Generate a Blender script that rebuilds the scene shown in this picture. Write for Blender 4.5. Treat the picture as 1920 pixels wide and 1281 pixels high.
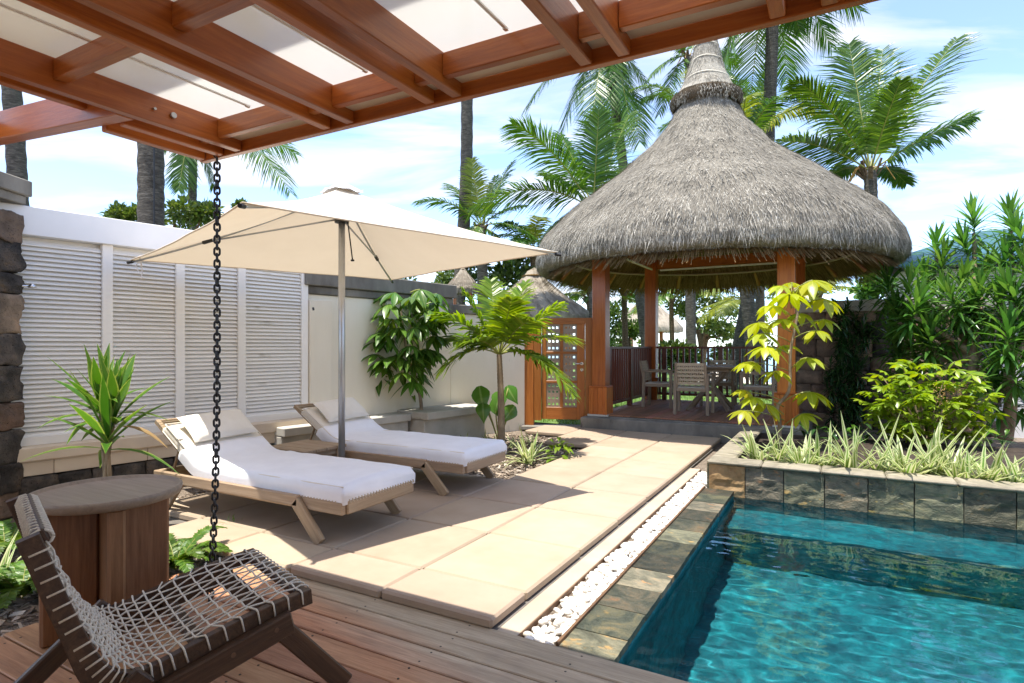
import bpy, bmesh, math, random
from mathutils import Vector, Matrix, noise as mnoise
R_ = random.Random(7)
SC = bpy.context.scene
for o in list(bpy.data.objects): bpy.data.objects.remove(o)
C = SC.collection
V = Vector
pi = math.pi
rad = math.radians

# ------------------------------------------------------------------ camera
F_PX, CAM_H, HOR_Y = 1100.0, 1.3, 650.0
YAW = math.atan(607 / 1100.0)
cam = bpy.data.cameras.new('camera'); camo = bpy.data.objects.new('camera', cam); C.objects.link(camo)
camo.location = (0, 0, CAM_H); camo.rotation_euler = (pi / 2, 0, YAW)
cam.sensor_width = 36; cam.lens = F_PX / 1920 * 36; cam.shift_y = 9.5 / 1920
cam.clip_start = 0.05; cam.clip_end = 9000
SC.camera = camo
CR = V((math.cos(YAW), math.sin(YAW), 0)); CF = V((-math.sin(YAW), math.cos(YAW), 0))
def at(x, y, d):                 # photo pixel + distance along the view axis -> world point
    return CR * ((x - 960) / F_PX * d) + CF * d + V((0, 0, CAM_H - (y - HOR_Y) / F_PX * d))
def gp(x, y, z=0.0):             # photo pixel on the plane of height z
    return at(x, y, F_PX * (CAM_H - z) / (y - HOR_Y))

# ------------------------------------------------------------------ sky and sun
SUN_DIR = V((.067, .184, -1)).normalized()
world = bpy.data.worlds.new('World'); SC.world = world; world.use_nodes = True
nt = world.node_tree; N = nt.nodes; L = nt.links
for n in list(N): N.remove(n)
wo = N.new('ShaderNodeOutputWorld'); bg = N.new('ShaderNodeBackground'); sky = N.new('ShaderNodeTexSky')
sky.sky_type = 'NISHITA'; sky.sun_disc = False
sky.sun_elevation = math.asin(-SUN_DIR.z); sky.sun_rotation = math.atan2(-SUN_DIR.x, -SUN_DIR.y)
sky.air_density = .6; sky.dust_density = .35; sky.ozone_density = 2.0
SKY_STRENGTH = 0.122
bg.inputs['Strength'].default_value = SKY_STRENGTH
tc = N.new('ShaderNodeTexCoord'); sep = N.new('ShaderNodeSeparateXYZ'); L.new(tc.outputs['Generated'], sep.inputs[0])
def wm(op, a, b):
    n = N.new('ShaderNodeMath'); n.operation = op
    for i, v in enumerate((a, b)):
        if hasattr(v, 'links'): L.new(v, n.inputs[i])
        else: n.inputs[i].default_value = v
    return n.outputs[0]
zz = wm('ADD', wm('MAXIMUM', sep.outputs[2], 0.0), 0.16)
cb = N.new('ShaderNodeCombineXYZ'); L.new(wm('DIVIDE', sep.outputs[0], zz), cb.inputs[0]); L.new(wm('DIVIDE', sep.outputs[1], zz), cb.inputs[1])
mp = N.new('ShaderNodeMapping'); mp.inputs['Scale'].default_value = (.55, 1.15, 1); mp.inputs['Rotation'].default_value = (0, 0, YAW); mp.vector_type = 'TEXTURE'
mp.inputs['Scale'].default_value = (1.9, .75, 1); L.new(cb.outputs[0], mp.inputs[0])
cn = N.new('ShaderNodeTexNoise'); cn.inputs['Scale'].default_value = 1.5; cn.inputs['Detail'].default_value = 9; cn.inputs['Roughness'].default_value = .58; cn.inputs['Distortion'].default_value = .6
L.new(mp.outputs[0], cn.inputs['Vector'])
cr = N.new('ShaderNodeValToRGB'); cr.color_ramp.elements[0].position = .44; cr.color_ramp.elements[1].position = .72
cr.color_ramp.elements[0].color = (.05, .05, .05, 1); cr.color_ramp.elements[1].color = (.95, .95, .95, 1)
L.new(cn.outputs[0], cr.inputs[0])
mx = N.new('ShaderNodeMixRGB'); L.new(cr.outputs[0], mx.inputs[0]); L.new(sky.outputs[0], mx.inputs[1]); mx.inputs[2].default_value = (2.85, 2.62, 2.28, 1)
L.new(mx.outputs[0], bg.inputs['Color']); L.new(bg.outputs[0], wo.inputs[0])

sl = bpy.data.lights.new('sun', 'SUN'); sl.energy = 2.0; sl.angle = rad(.5); sl.color = (1, .945, .85)
so = bpy.data.objects.new('sun', sl); C.objects.link(so); so.location = (-2, -4, 30)
so.rotation_euler = SUN_DIR.to_track_quat('-Z', 'Y').to_euler()
SC.view_settings.view_transform = 'Standard'; SC.view_settings.look = 'None'
SC.view_settings.gamma = 1; SC.view_settings.exposure = 2.15; SC.view_settings.use_curve_mapping = False
SC.cycles.max_bounces = 10; SC.cycles.diffuse_bounces = 5; SC.cycles.glossy_bounces = 4
SC.cycles.transmission_bounces = 8; SC.cycles.transparent_max_bounces = 12
SC.cycles.sample_clamp_indirect = 6; SC.cycles.use_denoising = True
SC.cycles.caustics_reflective = False

# ------------------------------------------------------------------ materials
MATS = {}
class NT:
    def __init__(s, name):
        s.m = bpy.data.materials.new(name); s.m.use_nodes = True; s.t = s.m.node_tree
        s.t.nodes.clear(); s.out = s.n('ShaderNodeOutputMaterial')
    def n(s, typ, **kw):
        n = s.t.nodes.new(typ)
        for k, v in kw.items(): setattr(n, k, v)
        return n
    def l(s, a, b): s.t.links.new(a, b)
    def set(s, node, **kw):
        for k, v in kw.items():
            i = node.inputs[k.replace('_', ' ')]
            if hasattr(v, 'links'): s.l(v, i)
            else: i.default_value = v
    def math(s, op, a, b=0.0):
        n = s.n('ShaderNodeMath', operation=op)
        for i, v in enumerate((a, b)):
            if hasattr(v, 'links'): s.l(v, n.inputs[i])
            else: n.inputs[i].default_value = v
        return n.outputs[0]
    def mix(s, f, a, b, mode='MIX'):
        n = s.n('ShaderNodeMixRGB', blend_type=mode)
        for i, v in enumerate((f, a, b)):
            if hasattr(v, 'links'): s.l(v, n.inputs[i])
            elif i == 0: n.inputs[0].default_value = v
            else: n.inputs[i].default_value = (*v, 1)
        return n.outputs[0]
    def ramp(s, f, stops):
        n = s.n('ShaderNodeValToRGB'); e = n.color_ramp.elements
        while len(e) > 1: e.remove(e[0])
        for i, (p, c) in enumerate(stops):
            k = e[0] if i == 0 else e.new(p)
            k.position = p; k.color = (*c, 1) if len(c) == 3 else c
        s.l(f, n.inputs[0]); return n.outputs[0]
    def coords(s, scale=(1, 1, 1), which='Object', rnd=True):
        tc = s.n('ShaderNodeTexCoord'); mp = s.n('ShaderNodeMapping')
        s.l(tc.outputs[which], mp.inputs[0]); mp.inputs['Scale'].default_value = scale
        if rnd:
            oi = s.n('ShaderNodeObjectInfo'); k = s.n('ShaderNodeVectorMath', operation='SCALE'); k.inputs[0].default_value = (37, 53, 71)
            s.l(oi.outputs['Random'], k.inputs['Scale']); s.l(k.outputs[0], mp.inputs['Location'])
        return mp.outputs[0]
    def noise(s, vec, scale, detail=5, rough=.55, dist=0.0):
        n = s.n('ShaderNodeTexNoise'); s.l(vec, n.inputs['Vector'])
        s.set(n, Scale=scale, Detail=detail, Roughness=rough, Distortion=dist); return n.outputs[0]
    def bump(s, h, strength, dist=.01, prev=None):
        b = s.n('ShaderNodeBump'); s.l(h, b.inputs['Height']); s.set(b, Strength=strength, Distance=dist)
        if prev is not None: s.l(prev, b.inputs['Normal'])
        return b.outputs[0]
    def objval(s, col, amt, hue=0.0):      # per-object brightness and hue drift
        oi = s.n('ShaderNodeObjectInfo'); h = s.n('ShaderNodeHueSaturation')
        s.l(col, h.inputs['Color'])
        s.l(s.math('ADD', s.math('MULTIPLY', oi.outputs['Random'], 2 * amt), 1 - amt), h.inputs['Value'])
        if hue:
            r2 = s.math('FRACT', s.math('MULTIPLY', oi.outputs['Random'], 17.3))
            s.l(s.math('ADD', s.math('MULTIPLY', r2, 2 * hue), .5 - hue), h.inputs['Hue'])
        return h.outputs[0]
    def done(s, sh): s.l(sh, s.out.inputs[0]); MATS[s.m.name] = s.m; return s.m
    def pbsdf(s, **kw):
        p = s.n('ShaderNodeBsdfPrincipled'); s.set(p, **kw); return p.outputs[0]

def surf(name, stops, scale=4, stretch=(1, 1, 1), rough=.7, bump=.2, bdist=.01, bscale=None, detail=6, objvar=0.0, hue=0.0, metallic=0.0,
         coat=0.0, spec=.4, speck=None, rnd=True, dist=0.0, which='Object', rough2=None):
    t = NT(name); co = t.coords(stretch, which, rnd)
    nz = t.noise(co, scale, detail, .6, dist)
    col = t.ramp(nz, stops)
    if speck:
        sp = t.noise(co, speck[0], 3, .6)
        col = t.mix(t.ramp(sp, [(speck[2], (0, 0, 0)), (min(1, speck[2] + .08), (1, 1, 1))]), col, speck[1])
    if objvar or hue: col = t.objval(col, objvar, hue)
    nb = t.noise(co, bscale or scale * 3, 8, .65, dist)
    nrm = t.bump(nb, bump, bdist)
    rr = rough if rough2 is None else t.ramp(nz, [(.3, (rough,) * 3), (.7, (rough2,) * 3)])
    p = t.n('ShaderNodeBsdfPrincipled'); t.set(p, Base_Color=col, Roughness=rr, Metallic=metallic, Coat_Weight=coat, Specular_IOR_Level=spec, Normal=nrm)
    if coat: t.set(p, Coat_Roughness=.25)
    return t.done(p.outputs[0])

def wood(name, dark, mid, light, rough=.5, objvar=.12, coat=0.0, grain=1.0, bump=.25, hue=.004, knots=False):
    t = NT(name); co = t.coords((.55 * grain, 9 * grain, 9 * grain))
    a = t.noise(co, 3.0, 8, .6, 1.2); b = t.noise(co, 13.0, 6, .7, .4)
    big = t.noise(t.coords((.7, 2.5, 2.5)), 1.3, 3)
    col = t.ramp(a, [(.28, dark), (.5, mid), (.72, light)])
    col = t.mix(.35, col, t.ramp(b, [(.3, dark), (.7, light)]))
    col = t.mix(t.math('MULTIPLY', big, .5), col, t.mix(.5, dark, mid))
    col = t.objval(col, objvar, hue)
    nrm = t.bump(b, bump, .004)
    p = t.n('ShaderNodeBsdfPrincipled'); t.set(p, Base_Color=col, Roughness=rough, Coat_Weight=coat, Coat_Roughness=.18, Normal=nrm, Specular_IOR_Level=.4)
    return t.done(p.outputs[0])

def leafmat(name, c1, c2, c3=None, transl=.35, rough=.38, stripe=None, midrib=None, objvar=.15, isl=.35, hue=.012, spec=.45):
    """leaf: colour per blade; UV x runs along the blade, y across it"""
    t = NT(name); g = t.n('ShaderNodeNewGeometry'); rnd = g.outputs['Random Per Island']
    stops = [(0, c1), (.6, c2)] + ([(1, c3)] if c3 else [])
    col = t.ramp(rnd, stops)
    uv = t.n('ShaderNodeUVMap'); sx = t.n('ShaderNodeSeparateXYZ'); t.l(uv.outputs[0], sx.inputs[0])
    ac = t.math('ABSOLUTE', t.math('SUBTRACT', sx.outputs[1], .5))
    if stripe: col = t.mix(t.ramp(t.math('ADD', ac, t.math('MULTIPLY', t.noise(t.coords((1, 1, 1)), 30, 2), .08)), [(stripe[1], (0, 0, 0)), (stripe[1] + .04, (1, 1, 1))]), col, stripe[0])
    if midrib: col = t.mix(t.ramp(ac, [(.0, (1, 1, 1)), (.09, (0, 0, 0))]), col, midrib)
    nz = t.noise(t.coords((1, 1, 1)), 9, 3)
    col = t.mix(.35, col, t.mix(nz, c1, c2))
    col = t.objval(col, objvar, hue)
    p = t.n('ShaderNodeBsdfPrincipled'); t.set(p, Base_Color=col, Roughness=rough, Specular_IOR_Level=spec)
    tr = t.n('ShaderNodeBsdfTranslucent')
    h = t.n('ShaderNodeHueSaturation'); t.set(h, Color=col, Saturation=1.1, Value=1.5, Hue=.488); t.l(h.outputs[0], tr.inputs[0])
    ms = t.n('ShaderNodeMixShader'); ms.inputs[0].default_value = transl; t.l(p.outputs[0], ms.inputs[1]); t.l(tr.outputs[0], ms.inputs[2])
    return t.done(ms.outputs[0])

def M(n): return MATS[n]

wood('teak_orange', (.20, .046, .008), (.43, .118, .018), (.60, .21, .040), rough=.34, coat=.22, objvar=.18)
wood('gate_wood', (.16, .046, .008), (.37, .12, .020), (.52, .20, .042), rough=.42, objvar=.12)
wood('deck_red', (.13, .050, .026), (.29, .125, .066), (.42, .215, .125), rough=.62, objvar=.30, hue=.012, bump=.5)
wood('deck_grey', (.15, .125, .098), (.27, .235, .185), (.38, .335, .27), rough=.7, objvar=.12, bump=.5)
wood('teak_grey', (.16, .115, .075), (.31, .235, .16), (.46, .365, .26), rough=.62, objvar=.08)
wood('lounger_wood', (.20, .135, .082), (.36, .255, .16), (.50, .38, .255), rough=.58, objvar=.08)
wood('dark_wood', (.020, .010, .005), (.062, .032, .016), (.14, .078, .040), rough=.45, objvar=.06, bump=.4)
wood('table_base_wood', (.10, .042, .016), (.23, .105, .044), (.36, .185, .088), rough=.45, objvar=.1)
wood('table_top_wood', (.17, .125, .085), (.27, .205, .145), (.37, .29, .215), rough=.5, objvar=.04)
wood('rail_wood', (.06, .016, .010), (.135, .036, .020), (.22, .07, .04), rough=.42, coat=.1, objvar=.12)
t = NT('deck_board'); co = t.coords((.55, 9, 9)); a = t.noise(co, 3.0, 8, .6, 1.2); fine = t.noise(co, 13.0, 6, .7, .4)
red = t.mix(.4, t.ramp(a, [(.28, (.19, .080, .036)), (.5, (.40, .185, .088)), (.72, (.56, .31, .165))]), t.ramp(fine, [(.3, (.20, .09, .04)), (.7, (.55, .31, .165))]))
gry = t.mix(.4, t.ramp(a, [(.28, (.20, .15, .095)), (.5, (.35, .275, .185)), (.72, (.50, .41, .29))]), t.ramp(fine, [(.3, (.18, .135, .085)), (.7, (.48, .39, .27))]))
gg = t.n('ShaderNodeNewGeometry'); sp = t.n('ShaderNodeSeparateXYZ'); t.l(gg.outputs['Position'], sp.inputs[0]); oi = t.n('ShaderNodeObjectInfo')
wth = t.math('ADD', t.math('MULTIPLY', t.math('ADD', sp.outputs[1], -2.10), 3.6), t.math('MULTIPLY', t.math('ADD', sp.outputs[0], 1.7), .9))
wth = t.math('ADD', wth, t.math('MULTIPLY', t.math('ADD', oi.outputs['Random'], -.5), 1.0)); wth = t.math('ADD', wth, t.math('MULTIPLY', t.noise(t.coords((.6, 4, 4)), 2, 4), .8))
col = t.objval(t.mix(t.ramp(wth, [(.1, (0, 0, 0)), (.95, (1, 1, 1))]), red, gry), .16, .008)
p = t.n('ShaderNodeBsdfPrincipled'); t.set(p, Base_Color=col, Roughness=.62, Normal=t.bump(fine, .5, .004)); t.done(p.outputs[0])
surf('sandstone', [(.25, (.325, .244, .17)), (.5, (.375, .29, .208)), (.8, (.42, .333, .247))], scale=2.2, rough=.82, bump=.12, bdist=.003, bscale=60, objvar=.09, hue=.006, speck=(5, (.34, .25, .165), .70))
surf('sandstone_kerb', [(.25, (.37, .295, .215)), (.7, (.46, .38, .285))], scale=3, rough=.85, bump=.12, bdist=.003, bscale=60, speck=(9, (.45, .34, .24), .72))
surf('plaster', [(.3, (.76, .69, .55)), (.7, (.85, .79, .66))], scale=1.6, stretch=(1, 1, .35), rough=.9, bump=.35, bdist=.004, bscale=45, speck=(3.2, (.55, .50, .40), .68))
surf('plaster_white', [(.3, (.76, .77, .78)), (.7, (.82, .83, .84))], scale=2, rough=.8, bump=.1, bdist=.002, bscale=50)
surf('louver_white', [(.3, (.83, .81, .765)), (.7, (.89, .87, .825))], scale=3, rough=.5, bump=.05, bdist=.001, bscale=40, objvar=.05, speck=(2.2, (.66, .64, .58), .66))
surf('concrete', [(.25, (.085, .078, .066)), (.5, (.185, .17, .145)), (.8, (.33, .305, .26))], scale=2.6, stretch=(1, 1, .5), rough=.9, bump=.35, bdist=.004, bscale=40, speck=(6, (.10, .095, .085), .68))
surf('concrete_pale', [(.25, (.34, .32, .28)), (.5, (.46, .44, .39)), (.8, (.56, .53, .47))], scale=3, rough=.9, bump=.3, bdist=.004, bscale=40, speck=(5, (.22, .2, .17), .70))
surf('beige_sill', [(.3, (.60, .50, .385)), (.7, (.70, .60, .47))], scale=3, rough=.75, bump=.08, bdist=.002, objvar=.06)
surf('lava', [(.28, (.018, .016, .015)), (.48, (.065, .058, .052)), (.62, (.13, .105, .085)), (.78, (.24, .15, .07))], scale=5, rough=.95, bump=1.0, bdist=.02, bscale=26, objvar=.35, speck=(70, (.012, .011, .010), .60))
surf('lava_warm', [(.28, (.08, .058, .044)), (.48, (.21, .15, .11)), (.66, (.34, .225, .155)), (.82, (.45, .26, .15))], scale=4, rough=.95, bump=1.0, bdist=.02, bscale=24, objvar=.35, hue=.01, speck=(60, (.03, .024, .02), .62))
surf('mortar', [(.3, (.10, .09, .078)), (.7, (.19, .17, .15))], scale=9, rough=.95, bump=.6, bdist=.01)
surf('dark_mortar', [(.3, (.022, .02, .018)), (.7, (.06, .052, .046))], scale=9, rough=.95, bump=.6, bdist=.01)
surf('slate', [(.25, (.04, .04, .026)), (.45, (.115, .113, .075)), (.6, (.205, .185, .12)), (.76, (.32, .23, .115))], scale=4.5, detail=11, stretch=(1, 1.8, 1), rough=.62, bump=1.0, bdist=.014, bscale=24, objvar=.33, hue=.03, dist=1.4, speck=(8, (.34, .21, .085), .62))
surf('slate_dark', [(.25, (.016, .02, .014)), (.45, (.045, .05, .034)), (.60, (.095, .085, .05)), (.76, (.19, .115, .045))], scale=5, detail=11, rough=.5, bump=1.0, bdist=.012, bscale=26, objvar=.4, hue=.03, dist=1.6, speck=(7, (.23, .14, .05), .66))
surf('slate_ochre', [(.25, (.20, .115, .045)), (.5, (.33, .21, .095)), (.78, (.43, .30, .16))], scale=4, rough=.7, bump=.9, bdist=.01, bscale=14)
surf('planter_cap', [(.25, (.13, .115, .08)), (.5, (.245, .215, .155)), (.8, (.36, .315, .235))], scale=6, detail=10, rough=.75, bump=.6, bdist=.008, objvar=.15, dist=1)
t = NT('pebble'); g = t.n('ShaderNodeNewGeometry'); nz = t.noise(t.coords((1, 1, 1), rnd=False), 60, 4)
col = t.mix(.25, t.ramp(g.outputs['Random Per Island'], [(0, (.30, .23, .16)), (.05, (.52, .46, .38)), (.2, (.66, .62, .55)), (.6, (.78, .75, .69)), (1, (.86, .84, .80))]), t.ramp(nz, [(.35, (.55, .50, .43)), (.65, (.85, .83, .79))]))
t.done(t.pbsdf(Base_Color=col, Roughness=.5, Normal=t.bump(nz, .2, .003)))
surf('mulch', [(.3, (.10, .075, .055)), (.5, (.24, .19, .145)), (.72, (.42, .35, .28))], scale=28, stretch=(1, 1.6, 1), rough=.95, bump=1, bdist=.03, bscale=40, dist=1)
surf('soil', [(.3, (.02, .014, .010)), (.7, (.07, .05, .035))], scale=14, rough=.95, bump=1, bdist=.02)
surf('lawn', [(.3, (.055, .11, .02)), (.5, (.10, .19, .035)), (.75, (.19, .27, .07))], scale=1.5, rough=.9, bump=.8, bdist=.03, bscale=60, rnd=False)
surf('sand', [(.3, (.55, .47, .36)), (.7, (.68, .60, .48))], scale=2, rough=.95, bump=.3, bdist=.02)
surf('metal_grey', [(.3, (.42, .43, .44)), (.7, (.50, .51, .52))], scale=8, rough=.35, bump=.02, metallic=.75)
surf('steel', [(.3, (.60, .60, .60)), (.7, (.70, .70, .70))], scale=8, rough=.22, bump=.02, metallic=1.0)
surf('black_plastic', [(.3, (.012, .012, .013)), (.7, (.022, .022, .023))], scale=9, rough=.4, bump=.05)
surf('chain_iron', [(.3, (.020, .021, .023)), (.7, (.060, .062, .066))], scale=30, rough=.5, bump=.3, bdist=.002, metallic=.6)
surf('screw_dark', [(.3, (.02, .016, .012)), (.7, (.04, .03, .022))], scale=9, rough=.6, bump=.05)
surf('rope_grey', [(.3, (.50, .46, .375)), (.7, (.72, .67, .56))], scale=220, stretch=(1, 1, 1), rough=.85, bump=.6, bdist=.002, bscale=300, rnd=False)
surf('rope_tan', [(.3, (.40, .315, .21)), (.7, (.56, .46, .33))], scale=150, rough=.85, bump=.5, bdist=.002, rnd=False)
surf('towel', [(.3, (.78, .78, .81)), (.7, (.85, .85, .875))], scale=5, rough=.95, bump=.55, bdist=.004, bscale=240, spec=.1)
surf('mattress_cloth', [(.3, (.70, .64, .54)), (.7, (.76, .70, .60))], scale=6, rough=.95, bump=.3, bdist=.003, bscale=260, spec=.1)
surf('pillow_cloth', [(.3, (.74, .69, .60)), (.7, (.80, .755, .67))], scale=6, rough=.95, bump=.3, bdist=.003, bscale=260, spec=.1, objvar=.04)
surf('trunk_grey', [(.25, (.035, .031, .026)), (.5, (.095, .084, .07)), (.75, (.20, .18, .15))], scale=3, stretch=(2, 2, 9), rough=.95, bump=1, bdist=.05, bscale=3.5, objvar=.2, speck=(5, (.05, .045, .038), .60), dist=.6)
surf('trunk_brown', [(.25, (.05, .03, .018)), (.5, (.13, .085, .05)), (.75, (.24, .17, .11))], scale=6, stretch=(2, 2, 5), rough=.95, bump=1, bdist=.03, bscale=10)
surf('bark_tan', [(.25, (.14, .095, .06)), (.5, (.27, .20, .13)), (.75, (.40, .31, .21))], scale=9, stretch=(1, 1, .6), rough=.9, bump=.8, bdist=.01)
surf('frond_stalk', [(.3, (.15, .17, .035)), (.7, (.30, .30, .07))], scale=5, rough=.5, bump=.1)
surf('stalk_orange', [(.3, (.30, .16, .035)), (.7, (.46, .27, .07))], scale=5, rough=.5, bump=.1)
t = NT('diffuser_cloth'); nz = t.noise(t.coords((1, 1, 1)), 2, 4); p = t.n('ShaderNodeBsdfPrincipled'); t.set(p, Base_Color=t.ramp(nz, [(.3, (.66, .58, .46)), (.7, (.74, .66, .54))]), Roughness=.9)  # for the unseen cloth added above the pergola to let soft light through
tr = t.n('ShaderNodeBsdfTranslucent'); t.set(tr, Color=(.82, .70, .52, 1)); ms = t.n('ShaderNodeMixShader'); ms.inputs[0].default_value = .5; t.l(p.outputs[0], ms.inputs[1]); t.l(tr.outputs[0], ms.inputs[2]); t.done(ms.outputs[0])
surf('roof_teal', [(.3, (.03, .10, .13)), (.7, (.05, .15, .19))], scale=5, rough=.5, bump=.1)
surf('fascia_brown', [(.3, (.10, .055, .03)), (.7, (.18, .10, .05))], scale=5, rough=.6, bump=.2)

def thatch(name, a, b, c, stretch):
    t = NT(name); g = t.n('ShaderNodeNewGeometry')
    co = t.coords(stretch); n1 = t.noise(co, 9, 8, .7, .3); n2 = t.noise(t.coords((1, 1, 1)), 1.4, 4)
    col = t.ramp(n1, [(.28, a), (.5, b), (.72, c)])
    col = t.mix(t.math('ADD', t.math('MULTIPLY', g.outputs['Random Per Island'], .3), .5), col, t.ramp(g.outputs['Random Per Island'], [(0, a), (.5, b), (1, c)]))
    col = t.mix(t.math('MULTIPLY', n2, .30), col, b); n3 = t.noise(t.coords((1.2, 1.2, .5)), 2.1, 6, .65, .8); col = t.mix(t.ramp(n3, [(.42, (0, 0, 0)), (.72, (.5, .5, .5))]), col, a)
    p = t.n('ShaderNodeBsdfPrincipled'); t.set(p, Base_Color=col, Roughness=.9, Specular_IOR_Level=.15, Normal=t.bump(n1, 1, .05))
    return t.done(p.outputs[0])
thatch('thatch', (.06, .053, .043), (.42, .385, .32), (.82, .78, .68), (3, 3, 1.1))
thatch('thatch_base', (.045, .039, .031), (.27, .245, .20), (.52, .485, .41), (3, 3, 1.1))
thatch('thatch_under', (.07, .04, .015), (.27, .17, .068), (.50, .35, .17), (4, 4, 1))
thatch('ring_straw', (.03, .022, .014), (.10, .075, .05), (.20, .155, .10), (4, 4, 1))
thatch('thatch_far', (.20, .165, .125), (.33, .285, .22), (.46, .40, .32), (3, 3, 1.1))

# fabric of the parasol: lets light through
t = NT('canopy_cloth'); co = t.coords((1, 1, 1)); nz = t.noise(co, 2.2, 4); nf = t.noise(co, 320, 2)
col = t.ramp(nz, [(.3, (.70, .615, .50)), (.7, (.77, .69, .575))])
p = t.n('ShaderNodeBsdfPrincipled'); t.set(p, Base_Color=col, Roughness=.95, Specular_IOR_Level=.05, Normal=t.bump(nf, .25, .002))
tr = t.n('ShaderNodeBsdfTranslucent'); t.set(tr, Color=(.80, .66, .47, 1))
ms = t.n('ShaderNodeMixShader'); ms.inputs[0].default_value = .22; t.l(p.outputs[0], ms.inputs[1]); t.l(tr.outputs[0], ms.inputs[2]); t.done(ms.outputs[0])
# translucent sheet of the pergola roof
t = NT('roof_sheet'); co = t.coords((1, 1, 1)); nz = t.noise(co, 3, 4); fl = t.n('ShaderNodeTexWave'); t.l(co, fl.inputs['Vector']); t.set(fl, Scale=60.0)
p = t.n('ShaderNodeBsdfPrincipled'); t.set(p, Base_Color=t.ramp(nz, [(.3, (.72, .69, .63)), (.7, (.79, .76, .70))]), Roughness=.3, Normal=t.bump(fl.outputs[0], .08, .002))
tr = t.n('ShaderNodeBsdfTranslucent'); t.set(tr, Color=(.86, .86, .84, 1)); tp = t.n('ShaderNodeBsdfTransparent'); t.set(tp, Color=(.9, .93, .95, 1))
m1 = t.n('ShaderNodeMixShader'); m1.inputs[0].default_value = .46; t.l(p.outputs[0], m1.inputs[1]); t.l(tr.outputs[0], m1.inputs[2])
m2 = t.n('ShaderNodeMixShader'); m2.inputs[0].default_value = .15; t.l(m1.outputs[0], m2.inputs[1]); t.l(tp.outputs[0], m2.inputs[2]); t.done(m2.outputs[0])
# pool lining
t = NT('pool_lining'); co = t.coords((1, 1, 1), rnd=False); n1 = t.noise(co, 2.6, 6, .6, 1.5); n2 = t.noise(co, 11, 5, .6, .8)
col = t.ramp(n1, [(.3, (.001, .045, .068)), (.5, (.001, .115, .145)), (.72, (.004, .27, .30))])
col = t.mix(.35, col, t.ramp(n2, [(.35, (.001, .045, .068)), (.65, (.004, .27, .30))]))
t.done(t.pbsdf(Base_Color=col, Roughness=.7, Normal=t.bump(n2, .5, .02)))
# water: real waves are in the mesh
t = NT('pool_water'); gl = t.n('ShaderNodeBsdfGlass'); t.set(gl, IOR=1.33, Roughness=0.0, Color=(.80, .965, .985, 1)); t.done(gl.outputs[0])
t = NT('sea_water'); co = t.coords((.02, .1, 1), rnd=False); n1 = t.noise(co, 4, 6)
t.done(t.pbsdf(Base_Color=t.ramp(n1, [(.3, (.10, .22, .27)), (.7, (.20, .33, .37))]), Roughness=.25, Normal=t.bump(n1, .3, .2)))

leafmat('palm_leaf', (.028, .085, .010), (.080, .175, .018), (.17, .27, .04), transl=.32, rough=.35)
leafmat('palm_leaf_yellow', (.10, .14, .018), (.20, .25, .03), (.36, .36, .07), transl=.4, rough=.4)
leafmat('areca_leaf', (.085, .17, .016), (.19, .30, .025), (.33, .40, .05), transl=.42, rough=.36)
leafmat('schefflera_leaf', (.035, .10, .014), (.09, .20, .022), (.20, .33, .035), transl=.3, rough=.34, midrib=(.25, .33, .08))
leafmat('schefflera_yellow', (.24, .32, .015), (.40, .44, .02), (.55, .54, .04), transl=.4, rough=.3, midrib=(.5, .5, .1))
leafmat('bush_yellow', (.13, .24, .014), (.27, .39, .025), (.46, .50, .06), transl=.4, rough=.32, midrib=(.4, .5, .1))
leafmat('dracaena_leaf', (.04, .12, .022), (.10, .235, .04), (.22, .37, .07), transl=.32, rough=.25)
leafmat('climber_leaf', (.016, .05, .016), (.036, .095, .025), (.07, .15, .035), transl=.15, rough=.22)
leafmat('cordyline_leaf', (.035, .10, .014), (.075, .19, .022), (.17, .30, .035), transl=.38, rough=.3, stripe=((.33, .40, .09), .40))
leafmat('variegated_leaf', (.09, .19, .03), (.16, .27, .05), (.24, .34, .07), transl=.35, rough=.4, stripe=((.70, .69, .42), .20))
leafmat('fern_leaf', (.05, .12, .014), (.10, .20, .022), (.20, .30, .04), transl=.35, rough=.4)
leafmat('big_leaf', (.045, .13, .02), (.09, .21, .03), (.15, .28, .05), transl=.35, rough=.2, midrib=(.3, .42, .14))
leafmat('tree_leaf', (.035, .075, .014), (.08, .14, .024), (.18, .23, .05), transl=.3, rough=.35)
leafmat('grass_blade', (.08, .16, .025), (.14, .24, .04), (.24, .32, .08), transl=.35, rough=.5)
leafmat('dry_leaf', (.16, .10, .04), (.27, .18, .08), (.36, .26, .12), transl=.25, rough=.6)

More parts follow.
